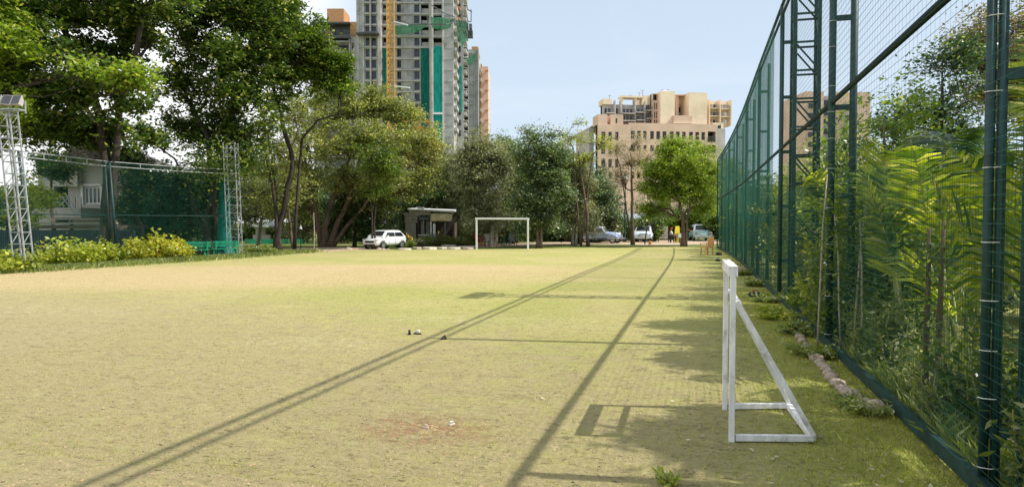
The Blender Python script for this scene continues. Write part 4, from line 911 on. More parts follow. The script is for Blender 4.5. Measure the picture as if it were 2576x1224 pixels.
t.part('rear_wing_rib','orange_brick',[(1200,1204,118,499,21,24)]+[(1213,1222,y+6,y+7.5,21.5,21.98) for y in rows if y>120])
t.part('balcony','greywall',[(1199.5,1204,y+8,y+16,18,20.5) for y in rows if y>100])
t.part('safety_net','site_net',[(966.5,979,127,499,-.5,-.45)]); t.part('safety_net','site_net',[(1061,1080.5,127,499,-.5,-.45)]); t.part('safety_net','site_net_l',[(1092.5,1113.5,122,285,-.6,-.55)],label='bright turquoise safety net'); t.part('safety_net','site_net_l',[(1093,1114,291,499,-.6,-.55)]); t.part('safety_net','site_net_l',[(1150,1156,150,270,8.9,8.95)])
t.part('net_rail','white',[(1092,1114,286,290.5,-.9,-.55)])
# projecting catch nets
def catch(pts,thk=.05):
    mb=MB(); P=[Vector((t.u(x),d,t.z(y))) for x,y,d in pts]; n=len(P); off=Vector((0,thk,0))
    mb.add(P+[p+off for p in P],[tuple(range(n)),tuple(range(n,2*n))[::-1]]+[(i,(i+1)%n,n+(i+1)%n,n+i) for i in range(n)])
    return mb.build('catch_net',M['catch_net'],t.root)
catch([(999,78,-3),(1040,79,-4.5),(1078,77,-5),(1084,81,-5),(1060,93,-3),(1020,97,-2),(999,95,-1.5)])
catch([(1090,60,-4),(1120,66,-6),(1138,68,-5),(1150,60,-3),(1132,82,-2),(1110,86,-1.5),(1090,80,-2)])
catch([(1150,62,-2),(1178,62,0),(1178,96,2),(1160,108,6),(1150,90,1)])
catch([(1165,128,10),(1185,122,9),(1196,112,9),(1190,136,10),(1170,143,12)])
mb=MB()
for a,b in (((1084,80,-5),(1128,83,-6)),((1040,79,-4.5),(1084,80,-5)),((1128,83,-6),(1150,68,-3)),((1084,80,-5),(1082,60,-5)),((1178,62,0),(1178,97,2)),((1150,62,-2),(1186,60,0)),((1186,60,0),(1186,30,0)),((1178,30,0),(1188,36,0)),((999,62,-2),(1030,73,-5)),((820,100,-1),(905,100,-3)),((905,95,-3),(955,92,-3)),((955,80,-2),(955,100,-2)),((1090,25,-2),(1122,55,-6)),((1122,55,-6),(1145,48,0))):
    mb=MB(); mb.bar(Vector((t.u(a[0]),a[2],t.z(a[1]))),Vector((t.u(b[0]),b[2],t.z(b[1]))),.22); mb.build('scaffold_arm',M['win_frame'],t.root)
t.part('platform','win_frame',[(905,960,94,97,-3,-.41),(1179,1190,82,98,-.5,1.5),(1181,1188,66,78,-.5,1)])
t.part('hoist_cabin','void',[(1181.5,1187.5,84,96,-.6,-.51)])
# crane mast
cr=Bd('tower_crane','orange lattice crane mast standing against the grey tower','crane' and 986,176,cat='crane')
mb=MB(); x0,x1=cr.u(977),cr.u(997); zt_=cr.z(-110); 
for xx in (x0,x0+.0,x1):
    for yy in (-.9,.9):
        pass
hw=(x1-x0)/2; cx=(x0+x1)/2
for sx in (-1,1):
    for yy in (-1.0,1.0):
        b=MB(); b.bar((cx+sx*hw*(.9 if yy<0 else .55),yy,0),(cx+sx*hw*(.9 if yy<0 else .55),yy,zt_),.3); b.build('mast_leg',M['crane'],cr.root)
z=cr.z(330); k=0
while z<zt_-2:
    for yy,f in ((-1,.9),(1,.55)):
        mb.bar((cx-hw*f,yy,z),(cx+hw*f,yy,z),.18)
        s_=1 if k%2 else -1; mb.bar((cx-s_*hw*f,yy,z),(cx+s_*hw*f,yy,z+1.6),.14)
    for sx in (-1,1): mb.bar((cx+sx*hw*.9,-1,z),(cx+sx*hw*.55,1,z+1.6),.12)
    z+=1.6; k+=1
mb.build('lattice',M['crane'],cr.root)
mb=MB(); mb.bar((cx+hw,-1.5,cr.z(64)),(cx+hw+3.5,-2.5,cr.z(75)),.3); mb.bar((cx+hw,-1.5,cr.z(222)),(cx+hw+4,-2.5,cr.z(228)),.35); mb.build('tie_arm',M['white'],cr.root)
# --- older dark block left of the tower
ob=Bd('dark_apartment_block','dark glazed apartment block with an orange brick roof house left of the grey tower',850,186)
rows2=[112+26*i for i in range(13)]
o1=[(a,b,y,y+17) for y in rows2 for a,b in ((868,876),(878,886))]; 
ob.facade('wall','greywall',884,900,98,500,.0,.5,[(887,894,y,y+18) for y in rows2])
ob.part('side_wall','concrete',[(783,884,100,500,3.5,14)])
ob.part('floor_slab','concrete_l',[(795,884,y-4,y-1.5,-.5,3.4) for y in rows2]); ob.part('pillar','concrete_l',[(881,884,98,500,-.2,.6)])
o1=[(x,x+11,y+1,y+19) for y in rows2[:8] for x in (845,857.5,870)]; ob.windows(o1,2.9); ob.part('railing','win_frame',[(840,881,y+13,y+14,-.4,-.3) for y in rows2]+[(840+3*i,840.5+3*i,y+13,y+21,-.4,-.3) for y in rows2 for i in range(14)])
ob.part('roof_slab','win_frame',[(788,886,64,68,-1.5,12)]); ob.part('top_floor','win_frame',[(792,884,68,100,1.5,11)]); ob.windows([(794,804,72,96),(806,818,72,96),(832,844,75,97),(848,858,75,97)],1.1); ob.part('shutter','orange_brick',[(820,827,70,97,1,1.4),(829,831,70,97,1,1.4)])
ob.part('terrace_railing','win_frame',[(788,886,84,85,-.8,-.7),(788,886,99,102,-1,1.4)]+[(788+4*i,788.6+4*i,85,99,-.8,-.7) for i in range(25)])
ob.part('roof_house','orange_brick',[(822,864,22,63.8,2,9)],label='orange brick roof house'); ob.part('roof_house','orange_brick',[(866,897,54,63.8,3,9)]); ob.part('roof_window','void',[(828,848,56,63.5,1.85,1.98)])
ob.part('roof_parapet','orange_brick',[(884,900,60,98,.1,9)])
# --- beige complex
cvt=lambda x:(2300+x/3.06)*.6289
cy=lambda y:(300+y/3.06)*.6289
bb=Bd('beige_building','long beige building with two rows of narrow dark windows and terraced flats on top',1660,150)
cols=[(275,325),(362,405),(445,487)]; c2=[(665,715),(742,790),(820,865),(910,957),(987,1035),(1065,1115),(1155,1208),(1237,1285),(1313,1362),(1405,1455),(1485,1535),(1563,1612)]
r1=[(695,792),(865,942),(1040,1120),(1190,1270)]; r1l=[(725,828),(880,988),(1045,1150),(1200,1290)]
opsL=[(cvt(a),cvt(b),cy(y0),cy(y1)) for a,b in cols for y0,y1 in r1l]; opsR=[(cvt(a),cvt(b),cy(y0),cy(y1)) for a,b in c2 for y0,y1 in r1]
bal=[(cvt(1645),cvt(1748),cy(685),cy(812)),(cvt(1645),cvt(1748),cy(850),cy(940))]
bb.facade('wall','beige',cvt(235),cvt(638),cy(636),cy(1700),-1.5,.6,opsL)
bb.facade('wall','beige',cvt(640),cvt(1760),cy(598),cy(1700),0,.6,opsR+bal)
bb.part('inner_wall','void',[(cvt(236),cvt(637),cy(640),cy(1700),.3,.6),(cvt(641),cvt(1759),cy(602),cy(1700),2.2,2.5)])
bb.windows([o for o in opsL],-1.2); bb.windows([o for o in opsR if o[2]<430],.3)
for (a,b,c_,d_) in bal:
    bb.part('balcony_railing','win_frame',[(a,b,(c_+d_)/2-.5,(c_+d_)/2+.5,-.1,-.02)]+[(a+1.4*i,a+1.4*i+.35,(c_+d_)/2,d_,-.1,-.02) for i in range(int((b-a)/1.4))])
bb.part('side_wall','greywall',[(cvt(172),cvt(234.5),cy(655),cy(1700),2,14)])
bb.part('parapet','beige',[(cvt(235),cvt(350),cy(518),cy(636),-1.4,3)]); bb.part('parapet','beige',[(cvt(395),cvt(548),cy(515),cy(636),-1.2,3)])
bb.part('roof_deck','beige',[(cvt(236),cvt(1758),cy(612),cy(622),.7,16)])
bb.part('parapet_slit','void',[(cvt(458),cvt(474),cy(560),cy(615),-1.25,-1.21)])
bb.root.rotation_euler=(0,0,A+R(8))
# upper grey terraces
fl=[250,370,460,555]; 
rg=np.random.default_rng(3)
upo=[]
for (ya,yb) in ((385,455),(470,545),(560,605)):
    for a in range(400,880,47):
        if rg.random()<.8: upo.append((cvt(a+6),cvt(a+36),cy(ya+4),cy(yb-6)))
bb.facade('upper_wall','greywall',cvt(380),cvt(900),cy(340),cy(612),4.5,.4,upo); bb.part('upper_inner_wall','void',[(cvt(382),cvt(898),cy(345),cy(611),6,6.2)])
bb.windows(upo,4.7)
bb.part('balcony','concrete_l',[(cvt(a),cvt(b),cy(y),cy(y+9),2.6,4.48) for a,b,y in ((410,510,456),(600,770,456),(780,890,440),(600,770,545),(790,890,535),(915,995,412),(915,995,512))])
mb=MB()
for a,b,y in ((410,510,456),(600,770,456),(780,890,440),(600,770,545),(790,890,535),(915,995,412),(915,995,512)):
    x=a
    mb=MB()
    while x<b: bb.boxm(mb,cvt(x),cvt(x+2),cy(y-42),cy(y),2.7,2.75); x+=11
    bb.boxm(mb,cvt(a),cvt(b),cy(y-45),cy(y-42),2.68,2.78); mb.build('balcony_railing',M['win_frame'],bb.root)
bb.part('pillar','concrete_l',[(cvt(a),cvt(a+14),cy(300),cy(612),3.2,4.49) for a in (515,592,772,895)])
bb.part('pergola','cream',[(cvt(598),cvt(892),cy(240),cy(262),3.2,6)]+[(cvt(a),cvt(a+26),cy(262),cy(345),3.4,5) for a in (602,775,866)]+[(cvt(382),cvt(490),cy(275),cy(345),4,8),(cvt(895),cvt(985),cy(220),cy(610),4.2,9)])
bb.facade('stair_tower','orange_brick' if False else 'beige',cvt(987),cvt(1068),cy(205),cy(612),3.0,.4,[(cvt(1000),cvt(1056),cy(215),cy(290)),(cvt(1015),cvt(1030),cy(325),cy(400)),(cvt(1040),cvt(1055),cy(325),cy(400)),(cvt(1015),cvt(1030),cy(430),cy(510)),(cvt(1040),cvt(1055),cy(430),cy(510)),(cvt(1015),cvt(1030),cy(530),cy(600)),(cvt(1040),cvt(1055),cy(530),cy(600))])
bb.part('stair_inner_wall','glass',[(cvt(989),cvt(1067),cy(208),cy(611),4.0,4.3)])
bb.part('recess_window','glass',[(cvt(925),cvt(980),cy(y),cy(y+60),4.1,4.19) for y in (340,440,540)])
bb.part('wall_slab','cream',[(cvt(1069),cvt(1250),cy(192),cy(604),1.5,10)],label='tall blank cream slab'); bb.part('wall_slab','cream',[(cvt(1424),cvt(1660),cy(202),cy(596),1.0,10)],label='wider blank cream slab')
bb.part('roof_box','white',[(cvt(1125),cvt(1215),cy(168),cy(191),3,7)])
bb.part('recess_wall','cream',[(cvt(1250.5),cvt(1423.5),cy(300),cy(604),6,10)]); bb.part('recess_window','glass',[(cvt(1262),cvt(1292),cy(345),cy(395),5.9,5.99),(cvt(1385),cvt(1420),cy(340),cy(410),5.9,5.99),(cvt(1385),cvt(1420),cy(430),cy(470),5.9,5.99)])
bb.part('recess_roof','beige',[(cvt(1300),cvt(1423),cy(208),cy(222),3,9),(cvt(1305),cvt(1345),cy(222),cy(480),3.5,5.9)])
bb.part('terrace_wall','beige',[(cvt(1222),cvt(1458),cy(490),cy(596),.7,5.8)]); bb.part('terrace_rim','cream',[(cvt(1215),cvt(1462),cy(574),cy(588),.4,.69)])
opR=[(cvt(a),cvt(a+w_),cy(y),cy(y+h_)) for a,w_ in ((1670,22),(1725,55),(1800,45),(1865,60),(1935,50)) for y,h_ in ((315,58),(410,58),(505,50))]
bb.facade('upper_wall','cream',cvt(1661),cvt(2010),cy(275),cy(597),3.5,.4,opR); bb.part('upper_inner_wall','greywall',[(cvt(1663),cvt(2008),cy(278),cy(596),5,5.3)]); bb.windows(opR[:9],4.2)
bb.part('balcony','cream',[(cvt(1720),cvt(1850),cy(y),cy(y+9),2.2,3.48) for y in (373,470,560)]+[(cvt(1862),cvt(2005),cy(y),cy(y+9),2.2,3.48) for y in (378,475)]); bb.part('pillar','cream',[(cvt(a),cvt(a+12),cy(270),cy(590),2.0,3.48) for a in (1712,1852,1996)])
mb=MB()
for a,b,y in ((1720,1850,373),(1720,1850,470),(1862,2000,378)):
    x=a
    mb=MB()
    while x<b: bb.boxm(mb,cvt(x),cvt(x+2),cy(y-35),cy(y),2.3,2.35); x+=10
    bb.boxm(mb,cvt(a),cvt(b),cy(y-38),cy(y-35),2.28,2.38); mb.build('balcony_railing',M['win_frame'],bb.root)
bb.part('end_wing','greywall',[(cvt(1762),cvt(1900),cy(640),cy(1700),1,8)]); bb.windows([(cvt(1775),cvt(1808),cy(590),cy(640)),(cvt(1825),cvt(1865),cy(590),cy(640))],1.9); bb.part('attic','cream',[(cvt(1765),cvt(1900),cy(560),cy(640),2,6)])
mb=MB()
for x,y0,y1 in ((462,232,270),(885,160,240),(842,190,240),(1140,145,190),(1215,140,168),(725,222,240),(1710,245,262)):
    mb.bar(Vector((bb.u(cvt(x)),4,bb.z(cy(y0)))),Vector((bb.u(cvt(x)),4,bb.z(cy(y1)))),.12); mb.bar(Vector((bb.u(cvt(x-22)),4,bb.z(cy(y0+5)))),Vector((bb.u(cvt(x+22)),4,bb.z(cy(y0+3)))),.08)
mb.build('antenna',M['galv'],bb.root)
# --- pink block seen through the net
pb=Bd('pink_apartment_block','pale pink apartment block seen through the tall right fence',2100,160)
pb.part('wall','beige',[(2100,2185,234,520,0,14)]); pb.part('wall','beige',[(2022,2068,232,520,0,14)]); pb.part('stair_wall','greywall',[(2068,2100,240,520,2,14),(2118,2136,262,520,-.3,-.02)]); pb.part('window','glass',[(2072,2096,y,y+14,1.8,1.98) for y in range(250,500,24)]+[(2122,2132,y,y+12,-.5,-.32) for y in range(268,500,24)]+[(2030,2058,y,y+12,-.2,-.03) for y in range(262,500,24)])
# ------------------------------------------------------------------ pale house on the left
h=Bd('pale_house','pale rendered house with a white window and balcony behind the left fence','x' and 180,41,'house')
wn=(213,254,470,513)
h.facade('wall','house_wall',100,330,405,640,0,.25,[wn,(137,173,462,560)])
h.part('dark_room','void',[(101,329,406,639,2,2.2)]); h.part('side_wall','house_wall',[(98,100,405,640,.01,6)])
h.part('upper_bay','house_wall',[(146,210,418,470,-.5,-.01)])
h.windows([wn],.06,mull=3,frame='white'); h.part('window_surround','white',[(207,258,463,468,-.12,-.01),(207,212,468,515,-.1,-.01),(255,260,468,515,-.1,-.01)])
h.part('balcony','house_wall',[(145,262,524,548,-2.2,-.01)]); 
h.part('balcony_railing','galv',[(148,262,499,500.5,-2.2,-2.12),(148,262,510,511,-2.2,-2.14)]+[(150+14*i,151+14*i,499,524,-2.2,-2.14) for i in range(9)])
mb=MB(); pr=[(h.u(180),h.z(404)),(h.u(228),h.z(362)),(h.u(330),h.z(404))]
mb.prism(pr,-1.2,6,lambda p,d:(p[0],d,p[1])); mb.build('roof',M['thatch'],h.root)
h.part('eave','wood_dark',[(94,178,398,405,-.6,6)])
tr_=Bd('wooden_terrace','dark timber terrace and steps under the house balcony',210,37,'terrace')
tr_.part('deck','wood_dark',[(80,335,566,574,-1.5,1.5)]); tr_.part('beam','wood_grey',[(100,330,559,563,-1.4,-1.2)]); tr_.part('beam','wood_grey',[(150,280,549,553,-1,-.8)])
tr_.part('post','wood_dark',[(x,x+3,553,638,-1.3,-1.1) for x in (104,215,322)])
cf=Bd('corrugated_wall','dark corrugated metal wall at the back of the left bushes',200,35.5,'wall')
cf.part('sheeting','corrug',[(-40+5*i,-36.4+5*i,578,668,-.03,.03) for i in range(76)]); cf.part('sheet_backing','dark',[(-40,340,580,668,.031,.06)])
# slanted stair rail
mb=MB(); 
for a,b in (((225,497),(253,545)),((232,490),(260,538)),((218,520),(240,500))): mb.bar(Vector((h.u(a[0]),-2.4,h.z(a[1]))),Vector((h.u(b[0]),-2.4,h.z(b[1]))),.05)
mb.build('stair_rail',M['galv'],h.root)
# far small shelter & green screens
sh=Bd('park_shelter','small far shelter with a white roof seen between the trunks',661,58,'shelter')
sh.part('wall','house_wall',[(643,668,572,603,0,.3)]); sh.part('counter','greywall',[(640,684,590,606,-.4,-.1)]); mb=MB(); mb.prism([(sh.u(638),sh.z(566)),(sh.u(672),sh.z(556)),(sh.u(686),sh.z(568)),(sh.u(686),sh.z(571)),(sh.u(638),sh.z(570))],-1,2,lambda p,d:(p[0],d,p[1])); mb.build('roof',M['white'],sh.root)
gs=Bd('green_screen','long low green windscreen on the lawn behind the trunks',690,56,'screen'); gs.part('screen','tarp_green',[(615,768,601,613,0,.08)]); gs.part('stake','bark_brown',[(x,x+1.2,598,615,-.1,-.01) for x in (620,655,690,725,766)])
# far colonnade right
cn=Bd('pavilion','far pavilion with white columns beyond the lawn at the end of the fence',1775,95,'pavilion')
cn.part('wall','dark',[(1735,1815,547,561,1.5,2)]); 
for x in (1738,1747,1756,1765,1776,1787,1798,1808): cn.part('column','white',[(x,x+3,547,562,0,.3)])
cn.part('roof','concrete_l',[(1733,1818,544.5,547,-.4,3)]); mb=MB(); mb.prism([(cn.u(1776),cn.z(544)),(cn.u(1798),cn.z(535)),(cn.u(1816),cn.z(544))],-.6,3,lambda p,d:(p[0],d,p[1])); mb.build('gable',M['white'],cn.root)
wl=Bd('boundary_wall','grey panel wall in the shade behind the white vintage car',1640,64,'wall'); wl.part('panel','greywall',[(1600,1625,568,600,0,.1),(1626,1650,566,600,0,.1),(1651,1680,569,600,0,.1)])
# ------------------------------------------------------------------ hut
hu=Bd('timber_hut','weathered timber hut with a white roof and a tan canvas awning behind the flower bed',1080,52,'hut')
hu.part('side_cladding','wood_grey',[(1018,1050,541,552,-.05,.1),(1018,1050,552.6,560,-.05,.1),(1020,1046,560.5,610,.0,.15)])
hu.part('wall','wood_dark',[(1020,1142,545,612,2.6,2.8),(1018,1020,545,612,.15,2.6),(1140,1142,560,612,.3,2.6)])
hu.part('corner_post','white',[(1083,1086,545,612,-.12,.05)]); hu.part('corner_post','white',[(1090,1096,562,612,-.2,-.05)]); hu.part('corner_post','wood_dark',[(1051,1053,545,612,-.05,.1)]); hu.part('corner_post','wood_dark',[(1139,1141,560,612,-.1,.05)])
hu.part('fascia','wood_grey',[(1017,1084,535,541,-.3,.12),(1030,1084,528,534.6,-.2,.3)])
mb=MB(); zz=hu.z; uu=hu.u
mb.hexa([(uu(1028),-.5,zz(527)),(uu(1144),-.5,zz(534)),(uu(1030),2.9,zz(524)),(uu(1140),2.9,zz(529)),(uu(1028),-.5,zz(524.5)),(uu(1145),-.5,zz(530)),(uu(1030),2.9,zz(521)),(uu(1140),2.9,zz(525))]); mb.build('roof',M['white'],hu.root)
hu.part('roof_sign','galv',[(1046,1066,520.5,523,0,.3),(1052,1068,523.1,525.5,-.2,.1)])
mb=MB(); n=14; V0=[]
for j in range(5):
    for i in range(n+1):
        x=1085+(1139-1085)*i/n; y=537+(556-537)*j/4+.8*math.sin(i*1.1)*(j/4); V0.append((uu(x),-.32-.08*math.sin(i*.9+j)-.1*(j/4),zz(y)))
mb.v=V0; mb.f=[(j*(n+1)+i,j*(n+1)+i+1,(j+1)*(n+1)+i+1,(j+1)*(n+1)+i) for j in range(4) for i in range(n)]; o=mb.build('awning',M['canvas'],hu.root,True); sm=o.modifiers.new('s','SOLIDIFY'); sm.thickness=.03
hu.part('window_blind','win_frame',[(1054,1081,545,553,.1,.3)]); hu.part('interior_panel','wood_grey',[(1055,1064,556,590,.8,.9),(1066,1080,556,590,1.2,1.3)]); hu.part('counter','white',[(1051,1083,590,592,-.1,.5)]); hu.part('mullion','galv',[(1065,1066,553,592,.0,.06),(1119,1120,558,598,.0,.06)])
hu.part('notice','yellow',[(1101,1104,580,588,.2,.24)])
# flower bed and kerb stones
FB=[(1030,622,.5,.5,'weed',0),(1050,621,.6,.6,'leaf_grey','petal_yellow'),(1068,620,.7,.8,'weed','petal_white'),(1085,619,.7,.9,'leaf_grey','petal_white'),(1103,618,.7,.7,'weed','petal_yellow'),(1120,618,.7,.8,'weed','petal_red'),(1140,618,.7,.7,'weed','petal_red'),(1160,617,.6,.6,'leaf_grey','petal_white'),(1182,618,.6,.5,'weed','petal_white'),(1010,623,.5,.45,'weed',0)]
fw=['sparse','grey with yellow flowers','fresh green','tallest grey','yellow flowered','leafy','red flecked','grey white-flowered','rightmost','lowest, next to the white car']
for i,(px,py,r,h_,lm,fl_) in enumerate(FB):
    shrub('garden_plant',fw[i]+' clump in the garden bed before the timber hut','plant',G(px,py),r,r*.5,h_,M[lm],1500,.16,700+i,'garden bed plants by the hut',stalk=26,asp=.22,spiky=True,flower=(M[fl_],18,.1) if fl_ else None)
root=None
for i,px in enumerate((1020,1023,1027,1031,1036)):
    p=G(px,622); t0=thing('torch_lily','single upright orange and yellow flower spike at the left end of the garden bed','flower',p,0,'orange flower spikes by the white car')
    mb=MB(); hh=.5+.1*((i*3)%4); mb.tube([(0,0,0),(.01,0,hh)],.012,5); mb.build('stem',M['cane'],t0); mb=MB(); mb.tube([(.01,0,hh),(.01,0,hh+.12),(.01,0,hh+.25)],[.03,.05,.01],7); mb.build('bloom',M['amber'] if i%2 else M['yellow'],t0)
slabs=[(1000,1035,628,1),(1037,1060,626,0),(1062,1098,627,1),(1100,1125,625,1),(1127,1160,626.5,1),(1110,1150,621,0),(1152,1200,622,1),(1162,1190,627,0)]
sl=['leftmost pale','small grey','broad pale','middle pale','long pale','upper narrow','upper right reddish','right end']
for i,(x0,x1,py,k) in enumerate(slabs):
    a=G(x0,py); b=G(x1,py); d=(b-a); mb=MB(); L_=d.length; n=9
    P=[(L_/2+L_/2*math.cos(t)*(1+.1*math.sin(3*t+i)),.45*math.sin(t)*(1+.15*math.cos(2*t+i))) for t in np.linspace(0,2*math.pi,n,endpoint=False)]
    mb.prism(P,-.02,.10+.03*(i%3),lambda p,z:(p[0],p[1],z)); o=mb.build('kerb_slab',M['pale_stone'] if k else M['stone'],None,bevel=.02); o.location=a; o.rotation_euler=(0,0,A); tag(o,sl[i]+' flat stone slab on the edge of the garden bed','slab','flat stones edging the garden bed')
for i,(px,py,s) in enumerate(((877,627,.28),(955,627,.25),(965,628,.2),(975,628,.16))):
    o=bpy.data.objects.new('boulder',me); C.objects.link(o); o.location=G(px,py); o.scale=(s,s*.8,s*.55); o.rotation_euler=(0,0,i); tag(o,['rounded pale boulder on the field edge right of the forked trunks','largest stone below the white car','middle stone below the white car','smallest stone below the white car'][i],'boulder')
# ------------------------------------------------------------------ vehicles
def paint(name,c,c2=None): return mat(name,c,.3,.04,.7,coat=.5,spec=.5,stain=((c[0]*.6,c[1]*.6,c[2]*.6),.25))
M['p_white']=paint('paint_white',(.78,.79,.80)); M['p_blue']=paint('paint_blue',(.34,.42,.62)); M['p_lblue']=paint('paint_lightblue',(.62,.76,.84)); M['p_teal']=paint('paint_teal',(.30,.55,.52)); M['p_grey']=paint('paint_grey',(.45,.47,.48))
def sup(hw,z0,z1,n=16,e=.55):
    out=[]; zm_=(z0+z1)/2; hh=(z1-z0)/2
    for i in range(n):
        a=2*math.pi*(i+.5)/n; c_,s_=math.cos(a),math.sin(a); out.append((hw*math.copysign(abs(c_)**e,c_),zm_+hh*math.copysign(abs(s_)**e,s_)))
    return out
def loft(mb,st,e=.55,n=16):
    k=len(mb.v)
    for (x,z0,z1,hw) in st:
        for y,z in sup(hw,z0,z1,n,e): mb.v.append((x,y,z))
    for i in range(len(st)-1):
        for j in range(n): a=k+i*n+j; b=k+i*n+(j+1)%n; mb.f.append((a,b,b+n,a+n))
    mb.f.append(tuple(k+j for j in range(n))); mb.f.append(tuple(k+(len(st)-1)*n+j for j in range(n))[::-1])
def car(name,label,loc,rz,body,cabin,pm,roofm,wheels,wr,wy,extra,scale=1):
    """x forward, y left. body stations (x,z0,z1,hw). cabin: dict of xf0,xf1,xr1,xr0,zb,zt,hwb,hwt"""
    root=thing(name,label,'car',loc,rz); root.scale=(scale,)*3
    mb=MB(); loft(mb,body); mb.build('body',M[pm],root,True)
    xf0,xf1,xr1,xr0,zb,ztp,hb_,ht=cabin
    mb=MB(); rings=[]
    for (x,zt2,wb,wt) in ((xf0,zb+.03,hb_,hb_*.96),(xf1,ztp,hb_,ht),((xf1+xr1)/2,ztp+.03,hb_,ht),(xr1,ztp,hb_,ht),(xr0,zb+.03,hb_,hb_*.96)):
        hh=zt2-zb; rings.append([(x,-wb,zb-.05),(x,-wb,zb),(x,-(wb*.3+wt*.7),zb+hh*.7),(x,-wt,zt2-hh*.08),(x,-wt*.8,zt2),(x,wt*.8,zt2),(x,wt,zt2-hh*.08),(x,(wb*.3+wt*.7),zb+hh*.7),(x,wb,zb),(x,wb,zb-.05)])
    k=len(mb.v)
    for r_ in rings: mb.v+=r_
    n=10
    for i in range(4):
        for j in range(n-1): a=k+i*n+j; mb.f.append((a,a+1,a+1+n,a+n))
    mb.f.append(tuple(range(k,k+n))); mb.f.append(tuple(range(k+4*n,k+5*n))[::-1])
    mb.build('cabin',M[roofm],root,False)
    # glazing: windscreen, rear window, sides
    def glass(nm,pts,thk=.012):
        P=[Vector(p) for p in pts]; nn=(P[1]-P[0]).cross(P[3]-P[0]).normalized(); mb=MB(); c0=sum(P,Vector())/4
        if nn.dot(c0-Vector(((xf0+xr0)/2,0,zb)))<0: nn=-nn
        mb.add([p+nn*.006 for p in P]+[p+nn*(.006+thk) for p in P],[(0,1,2,3),(4,5,6,7),(0,1,5,4),(1,2,6,5),(2,3,7,6),(3,0,4,7)]); return mb.build(nm,M['glass'],root)
    hh=ztp-zb
    def lerp(a,b,t): return a+(b-a)*t
    for nm,x0,x1 in (('windscreen',xf0,xf1),('rear_window',xr0,xr1)):
        g0,g1=.14,.86; y0=lerp(hb_*.96,ht*.8,g0)*.86; y1=ht*.78
        glass(nm,[(lerp(x0,x1,g0),-y0,lerp(zb+.03,ztp,g0)),(lerp(x0,x1,g0),y0,lerp(zb+.03,ztp,g0)),(lerp(x0,x1,g1),y1,lerp(zb+.03,ztp,g1)),(lerp(x0,x1,g1),-y1,lerp(zb+.03,ztp,g1))])
    ym=hb_*.3+ht*.7
    for s in (-1,1):
        mx=(xf1+xr1)/2
        a0=lerp(xf0,xf1,.35); a1=lerp(xf0,xf1,.85); r0_=lerp(xr0,xr1,.35); r1_=lerp(xr0,xr1,.85)
        for (p0,p1,q1,q0) in ((a0-.05,mx+.04,mx+.04,a1-.02),(mx-.04,r0_+.08,r1_+.04,mx-.04)):
            glass('side_window',[(p0,s*(hb_+.002),zb+.06),(p1,s*(hb_+.002),zb+.06),(q1,s*(ym+.006),zb+hh*.68),(q0,s*(ym+.006),zb+hh*.68)])
    for wx in wheels:
        for s in (-1,1):
            mb=MB(); prof=[(wr*.6,-.09),(wr*.93,-.09),(wr,-.06),(wr,.06),(wr*.93,.09),(wr*.6,.09)]
            mb.lathe(prof,18); Mx=Matrix.Translation((wx,s*wy,wr))@Matrix.Rotation(R(90),4,'X'); mb.v=[tuple(Mx@Vector(p)) for p in mb.v]; wo_=mb.build('wheel',M['rubber'],root,False)
            mb=MB(); mb.lathe([(.03,-.1),(wr*.55,-.095),(wr*.6,-.09),(wr*.6,.09),(wr*.55,.095),(.03,.1)],14); mb.v=[tuple(Mx@Vector(p)) for p in mb.v]; mb.build('rim',M['chrome'],wo_)
            mb=MB(); pts=[(wx+math.cos(t)*(wr+.06),s*(wy+.055),wr+math.sin(t)*(wr+.06)) for t in np.linspace(-.1,math.pi+.1,13)]; mb.tube(pts,.03,5); mb.build('wheel_arch',M['dark'] if pm=='p_white' else M[pm],root)
    for (nm,m_,prims) in extra:
        mb=MB()
        for p in prims:
            if p[0]=='b': mb.box(*p[1:])
            elif p[0]=='t': mb.tube(p[1],p[2],10)
            elif p[0]=='s': 
                c0=p[1];r=p[2]; mb.lathe([(.02,-r),(r*.7,-r*.7),(r,0),(r*.7,r*.7),(.02,r)],12,c0)
            elif p[0]=='l': loft(mb,p[1],.8,12)
        mb.build(nm,M[m_],root,p[0]=='l',bevel=.01 if p[0]=='b' else 0)
    return root
def heading(deg): return A+R(deg)   # 0: pointing right of picture, 90: away, -90: towards camera
# white hatchback, nose to the lower left
p=G(968,625)
car('parked_car','white hatchback with an orange indicator parked nose-on beside the timber hut',p,heading(-118),
 [(-1.8,.45,.85,.62),(-1.7,.28,.98,.78),(-1.2,.24,1.0,.83),(0,.22,.98,.84),(.9,.22,.96,.83),(1.4,.24,.90,.80),(1.75,.28,.78,.72),(1.85,.36,.66,.60)],
 (1.15,.45,-1.15,-1.72,.92,1.44,.76,.62),'p_white','p_white',(-1.15,1.18),.31,.75,
 [('grille','dark',[('b',1.80,1.87,-.42,.42,.50,.66),('b',1.78,1.86,-.5,.5,.28,.40)]),('headlight','lamp_glass',[('b',1.62,1.83,.45,.70,.66,.78)]),('headlight','lamp_glass',[('b',1.62,1.83,-.70,-.45,.66,.78)]),('indicator','amber',[('b',1.58,1.8,.62,.74,.70,.75)]),('indicator','amber',[('b',1.58,1.8,-.74,-.62,.70,.75)]),('licence_plate','white',[('b',1.875,1.885,-.22,.22,.40,.50)]),('mirror','p_white',[('b',.72,.82,.84,1.0,.95,1.07)]),('mirror','p_white',[('b',.72,.82,-1.0,-.84,.95,1.07)]),('door_handle','dark',[('b',-.2,-.05,.845,.86,.80,.83),('b',-.2,-.05,-.86,-.845,.80,.83),('b',.5,.52,.838,.848,.35,.9),('b',-.32,-.30,.838,.848,.35,.9),('b',.5,.52,-.848,-.838,.35,.9),('b',-.32,-.30,-.848,-.838,.35,.9)])],.86)
